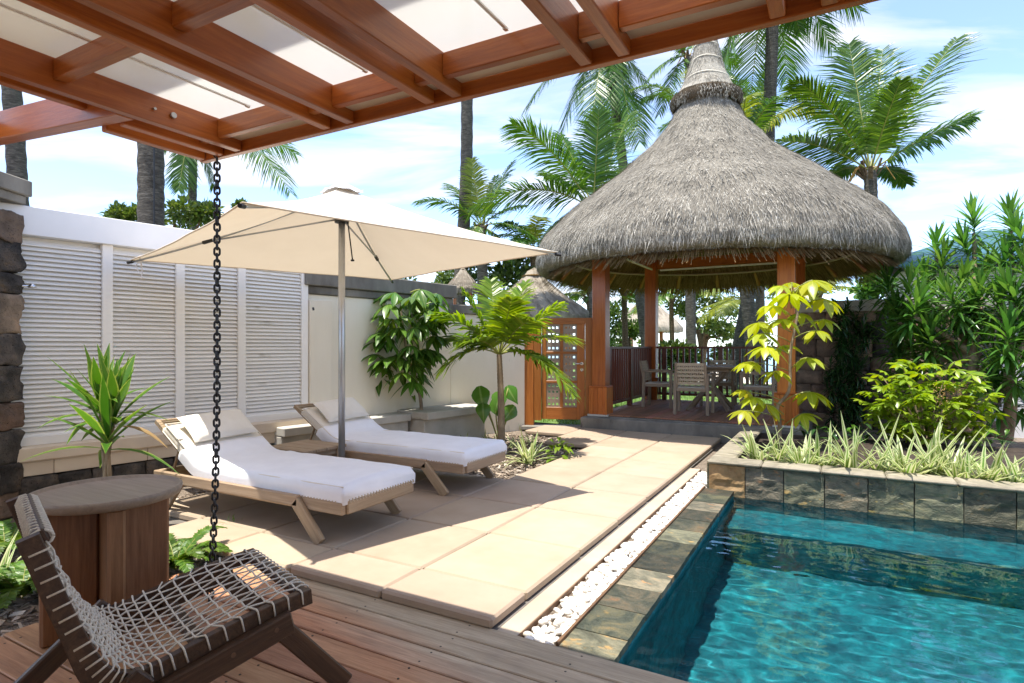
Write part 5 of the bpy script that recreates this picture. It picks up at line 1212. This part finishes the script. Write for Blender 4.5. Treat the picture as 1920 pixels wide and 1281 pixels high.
tree('leafy_shrub', 'low green hedge on the lawn under the small thatched hut', gd_(at(1220, 650, 33)), cl([(1165, 648, 33, .7), (1215, 652, 33, .7), (1250, 655, 33, .6), (1120, 640, 33, .8)]), .22, 'tree_leaf', .2, .04, .7, 'shrub')

# ================================================================== distant thatched roofs
def hut(label, c, R, ze, zt, posts=True, capr=.25):
    t_ = thing('thatched_hut', (c.x, c.y, -.06), label, 'hut'); ctr = V((c.x, c.y, 0)); h = zt - ze
    pr = [(R * .95, ze - .06), (R, ze), (R * .99, ze + .1 * h), (R * .80, ze + .28 * h), (R * .56, ze + .47 * h), (R * .34, ze + .66 * h), (R * .19, ze + .82 * h), (R * .10, ze + .95 * h), (0.01, zt)]
    b = MB(); b.lathe(dens(pr, 3), 64, ctr, wob=lambda p, r, z, an: p * (1 + .03 * mnoise.noise(V((math.cos(an) * 12, math.sin(an) * 12, z * 2))))); r_ = obj('roof', b, 'thatch_far', t_, True)
    global st; st = MB()
    for _ in range(2500):
        k = R_.random(); r, z, dn = profpt(pr[1:7], k); an = rnd(0, 2 * pi); ca, sa = math.cos(an), math.sin(an); tg = V((-sa, ca, 0)); p = ctr + V((r * ca, r * sa, z)) * 1.0; d3 = V((dn.x * ca, dn.x * sa, dn.z)) + tg * rnd(-.3, .3) + V((ca, sa, .4)) * .15
        st.add([p - tg * .02, p + tg * .02, p + d3 * .22], [(0, 1, 2)])
    tag(obj('straw', st, 'thatch_far', r_), kind='stuff')
    b = MB(); b.lathe([(R * .94, ze - .05), (R * .5, ze + .35 * h), (.05, zt - .3)], 40, ctr); obj('underside', b, 'thatch_under', r_)
    if posts:
        for k in range(4):
            a = YAW + pi / 4 + k * pi / 2; p = ctr + V((math.cos(a), math.sin(a), 0)) * R * .78; beam('post', p + V((0, 0, -.06)), p + V((0, 0, ze + .2)), .09 * R, .09 * R, 'teak_orange', t_)
    b = MB(); b.lathe([(R * .17, zt - .16 * h), (R * .2, zt - .13 * h), (R * .14, zt - .11 * h)], 20, ctr); obj('ring', b, 'thatch_under', r_)
c = at(1213, 600, 40); hut('small thatched beach hut on the lawn between the gazebo posts', c, 2.4, at(0, 622, 40).z, at(0, 548, 40).z)
c = at(1000, 560, 17.5); hut('grey thatched hut roof behind the lattice gate', c, 1.75, at(0, 602, 17.5).z, at(0, 505, 17.5).z)
c = at(868, 540, 16); hut('little pointed thatch roof above the garden wall beside the small palm', c, .40, at(0, 540, 16).z, at(0, 500, 16).z)

# ================================================================== terrace plants
def lance(b, p0, d, ln, wd, droop, fold=.25, n=7, sdv=None, base_w=.5, roll=0.0, tip_curl=0.0):
    d = d.normalized(); sd = sdv or d.cross(V((0, 0, 1)))
    if sd.length < .1: sd = V((rnd(-1, 1), rnd(-1, 1), 0))
    sd.normalize()
    if roll: up = sd.cross(d); sd = sd * math.cos(roll) + up * math.sin(roll)
    pts = []; ws = []
    for i in range(n):
        t_ = i / (n - 1); pts.append(p0 + d * (ln * t_) + V((0, 0, -droop * ln * t_ * t_))); ws.append(wd * (base_w + (1 - base_w) * min(1, t_ * 2.2)) * max(.04, 1 - max(0, (t_ - .45) / .55) ** 1.6))
    b.blade(pts, ws, sd, fold)
# ---- strap-leaved cordyline by the louvred wall
def strap_plant(name, label, base, heads, n, ln, wd, mat, cat='plant', stem='bark_tan', sr=.018):
    t_ = thing(name, base, label, cat); base = V(base)
    for hd in heads:
        hd = V(hd); b = MB(); b.tube(crv([base, base.lerp(hd, .4) + V((rnd(-.03, .03), rnd(-.03, .03), 0)), hd], 10), [sr * (1.2 - .5 * i / 9) for i in range(10)], 8); obj('stem', b, stem, t_, True)
        for k in range(n):
            f_ = k / n; a = k * 2.4 + rnd(-.3, .3); e = 1.48 - 1.45 * f_ ** 1.3 + rnd(-.14, .14); l = ln * rnd(.7, 1.1) * (.75 + .35 * math.sin(pi * f_)); d = V((math.cos(a) * math.cos(e), math.sin(a) * math.cos(e), math.sin(e)))
            b = MB(); lance(b, hd + V((0, 0, .06 - .14 * f_)), d, l, wd * rnd(.8, 1.15), (.03 + .6 * f_ * f_) * rnd(.7, 1.2), .3, 8, base_w=.35); obj('leaf', b, 'dry_leaf' if f_ > .8 and R_.random() < .35 else mat, t_, True)
    return t_
cb_ = at(195, 900, 4.35); cb_.z = -.08
strap_plant('cordyline', 'spiky green cordyline between the side table and louvred wall', cb_, [at(214, 785, 4.35), at(188, 768, 4.42), at(202, 828, 4.30)], 18, .56, .074, 'cordyline_leaf')
# ---- schefflera
def compound(nl, ln, wd, droop, pet, seed):
    b = MB(); rs = random.Random(seed); tip = V((pet, 0, pet * .25))
    for k in range(nl):
        a = 2 * pi * (k + .5) / nl + rs.uniform(-.12, .12); d = V((math.cos(a) * .95 + .15, math.sin(a), -.12 + rs.uniform(-.1, .1))); l = ln * (1 if abs(math.cos(a / 2)) > .3 else .8) * rs.uniform(.85, 1.1); n = 7
        pts = [tip + d.normalized() * (l * i / (n - 1)) + V((0, 0, -droop * l * (i / (n - 1)) ** 1.7)) for i in range(n)]
        sh = [.12, .30, .72, 1, .92, .55, .05]; sd = d.cross(V((0, 0, 1))).normalized(); b.blade(pts, [wd * x for x in sh], sd, .22)
    return b, tip
comp = {}
def compound_mesh(mat, var, nl, ln, wd, droop, pet):
    key = (mat, var, nl, ln)
    if key not in comp:
        b, tip = compound(nl, ln, wd, droop, pet, var); me = b.mesh('leaf', mat, True); me.materials.append(M('frond_stalk'))
        bm = bmesh.new(); bm.from_mesh(me); q = MB(); q.tube([V((0, 0, 0)), V((pet * .5, 0, pet * .18)), tip], .006 * max(1, ln / .16), 5); vv = [bm.verts.new(x) for x in q.v]
        for f in q.f: bm.faces.new([vv[i] for i in f]).material_index = 1
        bm.to_mesh(me); bm.free(); comp[key] = me
    return comp[key]
def schefflera(label, base, stem_pts, leaves, mat, ln, wd, droop, pet, sr):
    t_ = thing('schefflera', base, label, 'plant'); b = MB(); path = crv([V(p) for p in stem_pts], 24); b.tube(path, [sr * (1.15 - .6 * i / 23) for i in range(24)], 8); obj('stem', b, 'bark_tan', t_, True)
    for k, (p, a, s_) in enumerate(leaves):
        place('leaf', compound_mesh(mat, k % 4, 7 + k % 2, ln, wd, droop, pet), t_, TRS(p, a, s_, rnd(-.25, .25), rnd(-.35, .1)))
    return t_
sb = at(793, 800, 8.1); sb.z = -.08; top = at(752, 560, 8.0); lv_ = []
for k in range(78):
    f_ = k / 77; x = 752 + 78 * math.sin(k * 2.399) * (.55 + .45 * math.sin(pi * (.15 + .8 * f_))) * rnd(.5, 1.05); y = 548 + 165 * f_ + rnd(-12, 12)
    p = at(x, y, 8.0 + .42 * math.cos(k * 2.399) * rnd(.3, 1)); a = math.atan2(p.y - top.y, p.x - top.x) + rnd(-.5, .5); lv_.append((p - V((math.cos(a), math.sin(a), .1)) * .10, a, rnd(.8, 1.2)))
schefflera('dense umbrella schefflera tree in front of the plastered wall', sb, [sb, at(788, 745, 8.1), at(768, 680, 8.05), at(755, 610, 8.0), top], lv_, 'schefflera_leaf', .24, .085, .75, .12, .024)
sb = at(1460, 845, 6.9); sb.z = .10
Ls = [(1395, 770, 6.6), (1412, 745, 6.8), (1430, 625, 6.8), (1465, 540, 6.9), (1500, 545, 6.9), (1540, 560, 6.9), (1530, 620, 6.7), (1515, 672, 6.7), (1425, 605, 7.0), (1515, 735, 6.8), (1470, 600, 6.6), (1408, 680, 6.8), (1485, 530, 7.1), (1450, 575, 6.7), (1440, 760, 6.9), (1520, 530, 6.8), (1470, 650, 7.0), (1500, 590, 7.05), (1440, 650, 6.65), (1545, 600, 7.0), (1455, 700, 6.6), (1505, 780, 6.8), (1395, 735, 6.9), (1480, 560, 6.6)]
lv_ = []
for (x, y, d) in Ls:
    p = at(x, y, d); sx = 1460 + (640 - y) * -.14 + (30 if y < 640 else 20); c0 = at(1478 if y < 700 else 1465, y + 10, 6.85); a = math.atan2(p.y - c0.y, p.x - c0.x); lv_.append((p - V((math.cos(a), math.sin(a), .2)) * .08, a, rnd(.62, 1.05)))
sch = schefflera('young schefflera with glowing yellow green leaves in front of the gazebo post', sb, [sb, at(1462, 790, 6.9), at(1458, 762, 6.88), at(1480, 730, 6.85), at(1482, 660, 6.85), at(1495, 590, 6.85), at(1490, 540, 6.9)], lv_, 'schefflera_yellow', .25, .105, .6, .10, .021)
for (x, y, d) in Ls:
    p = at(x, y, d); sxy = at(1470 if y > 700 else 1484, y + 18, 6.86); b = MB(); b.tube(bez(sxy, sxy.lerp(p, .5) + V((0, 0, .05)), p, 6), .006, 5); obj('leaf_stalk', b, 'frond_stalk', sch, True)
# ---- yellow green bush with small leaves
bb = at(1735, 850, 7.0); bb.z = .11; ybush = thing('golden_shrub', bb, 'low bright yellow green shrub with tiny orange berries in the planter', 'shrub'); b = MB()
for k in range(260):
    x = rnd(-1, 1); y = rnd(0, 1); hgt = .92 * y * (1 - .55 * x * x) + .12; p = V((bb.x, bb.y, .1)) + CR * (x * .55 * (.6 + .5 * y)) + CF * rnd(-.35, .35) + V((0, 0, hgt)); a = math.atan2(p.y - bb.y, p.x - bb.x) + rnd(-.8, .8)
    place('leaf', compound_mesh('bush_yellow', k % 4, 6 + k % 2, .125, .050, .28, .05), ybush, TRS(p, a, rnd(.75, 1.25), rnd(-.5, .4), rnd(-.5, .2)))
    if k % 5 == 0: b.tube(bez(V((bb.x, bb.y, .08)), V((bb.x, bb.y, .08)).lerp(p, .5) + V((0, 0, .1)), p, 6), .006, 5)
obj('branch', b, 'bark_tan', ybush, True)
b = MB()
for k in range(160):
    q = at(rnd(1750, 1815), rnd(712, 745) + rnd(0, 20), 6.75); b.lathe([(0, -.007), (.007, 0), (0, .007)], 5, q)
tag(obj('berry', b, 'stalk_orange', ybush), kind='stuff')
# ---- variegated grass clumps
def vclump(label, base, n, ln, name='flax_lily', mat='variegated_leaf', wd=.020, group=None, edge=False):
    t_ = thing(name, base, label, 'grass clump', group); base = V(base)
    for k in range(n):
        a = rnd(0, 6.28); e = rnd(.3, 1.42); dr = rnd(.05, .55); l_ = ln * rnd(.6, 1.15)
        if edge and math.sin(a) < 0: e = max(e, .75); dr = min(dr, .28); l_ *= .85
        d = V((math.cos(a) * math.cos(e), math.sin(a) * math.cos(e), math.sin(e))); b = MB()
        lance(b, base + V((rnd(-.06, .06), rnd(-.06, .06), 0)), d, l_, wd * rnd(.8, 1.2), dr, .3, 6, base_w=.6); obj('leaf', b, mat, t_, True)
VG = 'variegated grass clumps along the planter edge'; VL = 'cream striped flax lily clump along the edge of the raised planter'
for (x, d, ln) in ((1422, 6.75, .34), (1468, 6.6, .36), (1545, 6.5, .38), (1600, 6.35, .42), (1652, 6.3, .34), (1700, 6.15, .36), (1748, 6.2, .40), (1800, 6.05, .32), (1850, 5.95, .40), (1900, 6.0, .34), (1500, 6.9, .3), (1775, 6.5, .36)):
    k_ = (x - 960) / F_PX; vv = 6.24 + .28 * ((x * 7) % 10) / 10; uu = vv * (k_ * CF.y - CR.y) / (CR.x - k_ * CF.x); p = V((uu, vv, 0))
    VL = 'cream striped flax lily clump ' + ('at the foot of the yellow schefflera' if x < 1520 else 'between the yellow schefflera and the golden shrub' if x < 1660 else 'in front of the golden shrub' if x < 1830 else 'in front of the dracaena trunks')
    p.z = .105; vclump(VL, p, int(rnd(26, 42)), ln * rnd(1.25, 1.95), group=VG, wd=.038, edge=True)
p = at(992, 850, 6.9); p.z = -.08; vclump('striped flax lily clump at the paving edge of the centre bed', p, 34, .52, wd=.034)
p = at(-5, 1060, 3.35); p.z = -.09; vclump('striped flax lily clump on the bark bed beside the side table', p, 30, .42)
for x, y, d in ((870, 790, 8.2), (915, 795, 8.3), (960, 800, 8.0), (830, 795, 8.0), (1000, 800, 8.3)):
    p = at(x, 800, d); p.z = -.08; vclump('low striped grass tuft at the foot of the small palm', p, 16, .28, group='tufts under the small palm')
# ---- small leafy plant beside the striped clump
p = at(1048, 840, 7.0); p.z = -.08; t_ = thing('leafy_plant', p, 'small bright leafy plant at the paving corner of the centre bed', 'plant')
for k in range(34):
    a = rnd(0, 6.28); e = rnd(.2, 1.3); q = p + V((math.cos(a), math.sin(a), 0)) * rnd(0, .14) + V((0, 0, rnd(.03, .25))); b = MB(); lance(b, q, V((math.cos(a) * math.cos(e), math.sin(a) * math.cos(e), math.sin(e) * .6)), rnd(.10, .17), rnd(.05, .075), .5, .2, 6, base_w=.2); obj('leaf', b, 'areca_leaf', t_, True)
# ---- elephant ear
p = at(935, 808, 8.4); p.z = -.08; t_ = thing('elephant_ear', p, 'elephant ear plant with glossy heart shaped leaves beside the small palm', 'plant')
for (x, y, d, s_, tw) in ((898, 738, 8.2, .30, .3), (940, 745, 8.5, .26, -.4), (905, 765, 8.1, .24, .1), (965, 772, 8.1, .24, -1.2), (925, 760, 8.6, .26, .6), (950, 735, 8.6, .25, .9)):
    q = at(x, y, d); b = MB(); n = 9; dn = (V((0, 0, -1)) + CR * math.sin(tw) * .8 - CF * .35).normalized(); sd = dn.cross(CF).normalized(); pts = [q + V((0, 0, s_ * .35)) + dn * (1.3 * s_ * i / (n - 1)) - CF * (.12 * s_ * math.sin(pi * i / (n - 1))) for i in range(n)]
    b.blade(pts, [s_ * w_ for w_ in (.25, .68, .88, .84, .70, .52, .33, .15, .01)], sd, .18); lf = obj('leaf', b, 'big_leaf', t_, True)
    b = MB(); b.tube(bez(p, p.lerp(q, .5) + V((0, 0, .15)), pts[1], 7), .009, 6); obj('stalk', b, 'frond_stalk', lf, True)
# ---- small palm in the centre bed
base = at(940, 815, 7.7); base.z = -.08; crn = at(936, 665, 7.7)
t_ = thing('small_palm', base, 'small yellow green palm growing in the bark bed by the wall', 'palm tree'); trunk_obj(t_, [base, base.lerp(crn, .5) + CR * .01, crn], .052, .034, 'bark_tan', 10)
for (x, y, d, ar, w_) in ((1075, 742, 6.9, .34, 0), (1055, 570, 7.5, .10, 0), (868, 545, 7.6, .06, 0), (815, 590, 7.4, .22, 0), (825, 700, 7.5, .42, 0), (985, 530, 8.0, .05, 0), (920, 525, 8.1, .02, 0), (1080, 640, 8.0, .25, 0), (1030, 690, 7.4, .34, 0), (880, 640, 7.2, .25, 0), (1000, 600, 7.0, .2, 0), (850, 640, 8.2, .25, 0), (960, 560, 7.0, .08, 0)):
    tip = at(x, y, d); ln = (tip - crn).length; p1 = crn.lerp(tip, .5) + V((0, 0, ar * ln)); obj('frond', frond_mesh(crn, p1, tip, n=20, lmax=.40, wid=.040, hang=.5, mat='areca_leaf', rr=.012, bare=.22, lift=.15, twist=rnd(-.4, .4)), None, t_)
# ---- ferns
def fern(label, p, n, ln):
    t_ = thing('fern', p, label, 'fern'); p = V(p)
    for k in range(n):
        a = 2 * pi * k / n + rnd(-.3, .3); l = ln * rnd(.7, 1.1); d = V((math.cos(a), math.sin(a), 0)); obj('frond', frond_mesh(p, p + d * l * .4 + V((0, 0, l * rnd(.5, .8))), p + d * l * .9 + V((0, 0, l * rnd(.1, .5))), n=24, lmax=.065, wid=.017, hang=.2, mat='fern_leaf', rr=.004, bare=.1), None, t_)
p = at(330, 1085, 3.62); p.z = -.08; fern('green fern behind the side table at the paving corner', p, 18, .36)
p = at(40, 1110, 3.2); p.z = -.085; fern('green fern left of the side table behind the rope armchair', p, 20, .40)
p = at(10, 1010, 3.9); p.z = -.085; fern('green fern at the foot of the stone pillar', p, 18, .42)
# ---- big dracaena on the right
def rosette(seed, n=62, ln=.30, wd=.034, dr=.5):
    b = MB(); rs = random.Random(seed)
    for k in range(n):
        f_ = k / n; a = k * 2.39996; e = 1.40 - 2.05 * f_; d = V((math.cos(a) * math.cos(e), math.sin(a) * math.cos(e), math.sin(e))); l = ln * rs.uniform(.75, 1.1) * (.62 + .5 * math.sin(pi * min(1, f_ + .15)))
        lance(b, V((0, 0, .10 - .30 * f_)), d, l, wd * rs.uniform(.85, 1.15), dr * (.15 + f_), .25, 5, base_w=.45)
    return b
dm = [rosette(s_).mesh('leaf_rosette', 'dracaena_leaf', True) for s_ in range(3)]
def dracaena(label, base, heads, fork, sr=.075):
    t_ = thing('dracaena', base, label, 'tree'); base = V(base); fork = V(fork); b = MB(); b.tube(crv([base, base.lerp(fork, .5) + CR * .04, fork], 14), [sr * (1.1 - .35 * i / 13) for i in range(14)], 10); obj('trunk', b, 'bark_tan', t_, True)
    for k, (h, s_) in enumerate(heads):
        h = V(h)
        if k % 2 == 0: b = MB(); b.tube(crv([fork - V((0, 0, .05)), fork.lerp(h, .5) + V((rnd(-.05, .05), rnd(-.05, .05), -.05)), h - V((0, 0, .1))], 10), [sr * (.6 - .3 * i / 9) for i in range(10)], 7); obj('branch', b, 'bark_tan', t_, True)
        tl = (h - fork); place('leaf_rosette', dm[k % 3], t_, TRS(h, rnd(0, 6), s_, rnd(-.35, .35), rnd(-.35, .35)))
H1 = [(1680, 590, 8.6), (1705, 545, 8.4), (1735, 610, 8.3), (1765, 500, 8.5), (1762, 560, 8.2), (1720, 650, 8.2), (1790, 620, 8.0), (1812, 470, 8.3), (1826, 425, 8.4), (1800, 540, 8.1), (1822, 590, 7.8), (1700, 615, 8.6), (1755, 470, 8.8), (1735, 535, 8.7), (1840, 520, 8.3), (1775, 655, 8.4), (1690, 680, 8.7), (1750, 690, 8.6), (1850, 640, 8.0), (1665, 540, 8.9), (1715, 580, 8.0), (1745, 640, 7.9), (1700, 720, 8.3), (1730, 745, 8.5), (1675, 640, 8.8), (1790, 570, 7.7), (1835, 560, 7.7)]
dracaena('big multi headed dracaena tree with forked pale trunk beside the stone wall', gd_(at(1795, 800, 7.9), .1), [(at(x, y, d), rnd(1.3, 1.55)) for x, y, d in H1], at(1828, 660, 7.8))
H2 = [(1895, 420, 7.9), (1915, 450, 7.6), (1880, 500, 7.7), (1870, 570, 7.5), (1905, 560, 7.3), (1890, 630, 7.2), (1915, 620, 7.6), (1860, 690, 7.5), (1900, 700, 7.2), (1925, 510, 7.4), (1945, 590, 7.3), (1960, 480, 7.6), (1870, 740, 7.6), (1935, 680, 7.4), (1925, 740, 7.6)]
dracaena('tall dracaena tree nearest the low plastered wall at the planter end', gd_(at(1885, 800, 7.6), .1), [(at(x, y, d), rnd(1.3, 1.55)) for x, y, d in H2], at(1893, 690, 7.4))
# ---- dark climber on the stone wall
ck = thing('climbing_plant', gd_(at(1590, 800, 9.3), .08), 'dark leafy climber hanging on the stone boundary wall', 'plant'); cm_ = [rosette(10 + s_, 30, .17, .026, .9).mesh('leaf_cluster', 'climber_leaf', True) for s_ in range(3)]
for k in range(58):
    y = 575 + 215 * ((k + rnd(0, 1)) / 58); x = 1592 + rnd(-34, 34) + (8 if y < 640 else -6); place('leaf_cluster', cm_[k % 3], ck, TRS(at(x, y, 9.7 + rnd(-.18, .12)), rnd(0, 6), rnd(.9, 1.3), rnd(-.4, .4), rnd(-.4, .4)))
b = MB()
for k in range(4): q = at(1570 + 14 * k, 800, 9.8); q.z = .05; b.tube(crv([q, at(1575 + 12 * k, 700, 9.85), at(1580 + 12 * k, 590, 9.85)], 9), .012, 5)
obj('stem', b, 'bark_tan', ck)
# green ground cover inside the planter behind the striped clumps
for k in range(5):
    p = at(1540 + 80 * k, 820, 7.5 - .1 * k); p.z = .1; t_ = thing('leafy_plant', p, 'dark leafy ground plant in the planter behind the striped clumps', 'plant', 'ground plants inside the planter')
    for q in range(26):
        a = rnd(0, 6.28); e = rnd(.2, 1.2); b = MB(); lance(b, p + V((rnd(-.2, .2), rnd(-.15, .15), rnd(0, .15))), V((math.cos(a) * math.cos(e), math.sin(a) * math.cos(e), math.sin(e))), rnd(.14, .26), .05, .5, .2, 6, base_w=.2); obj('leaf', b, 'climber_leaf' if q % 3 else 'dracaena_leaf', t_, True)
# ---- lawn grass: blades where the lawn is seen near the gazebo and the gate
gr = MB()
for k in range(9000):
    if k % 5 == 0: u, v = rnd(-5.2, -3.7), rnd(9.4, 13)
    else: u, v = rnd(-6, 2), 12.4 + 8 * R_.random() ** 1.6
    a = rnd(0, 6.28); d = V((math.cos(a) * .4, math.sin(a) * .4, 1)); l = rnd(.04, .09); sd = V((-math.sin(a), math.cos(a), 0)); p = V((u, v, -.045)); gr.add([p - sd * .008, p + sd * .008, p + d * l], [(0, 1, 2)])
tag(obj('grass', gr, 'grass_blade'), 'short green lawn grass around the gazebo', 'grass', kind='stuff')
# stray weed between paving slabs, fallen leaves
p = gp(437, 978); p.z = 0; vclump('tiny green weed sprouting from a paving joint', p, 9, .07, 'weed', 'fern_leaf', .006)
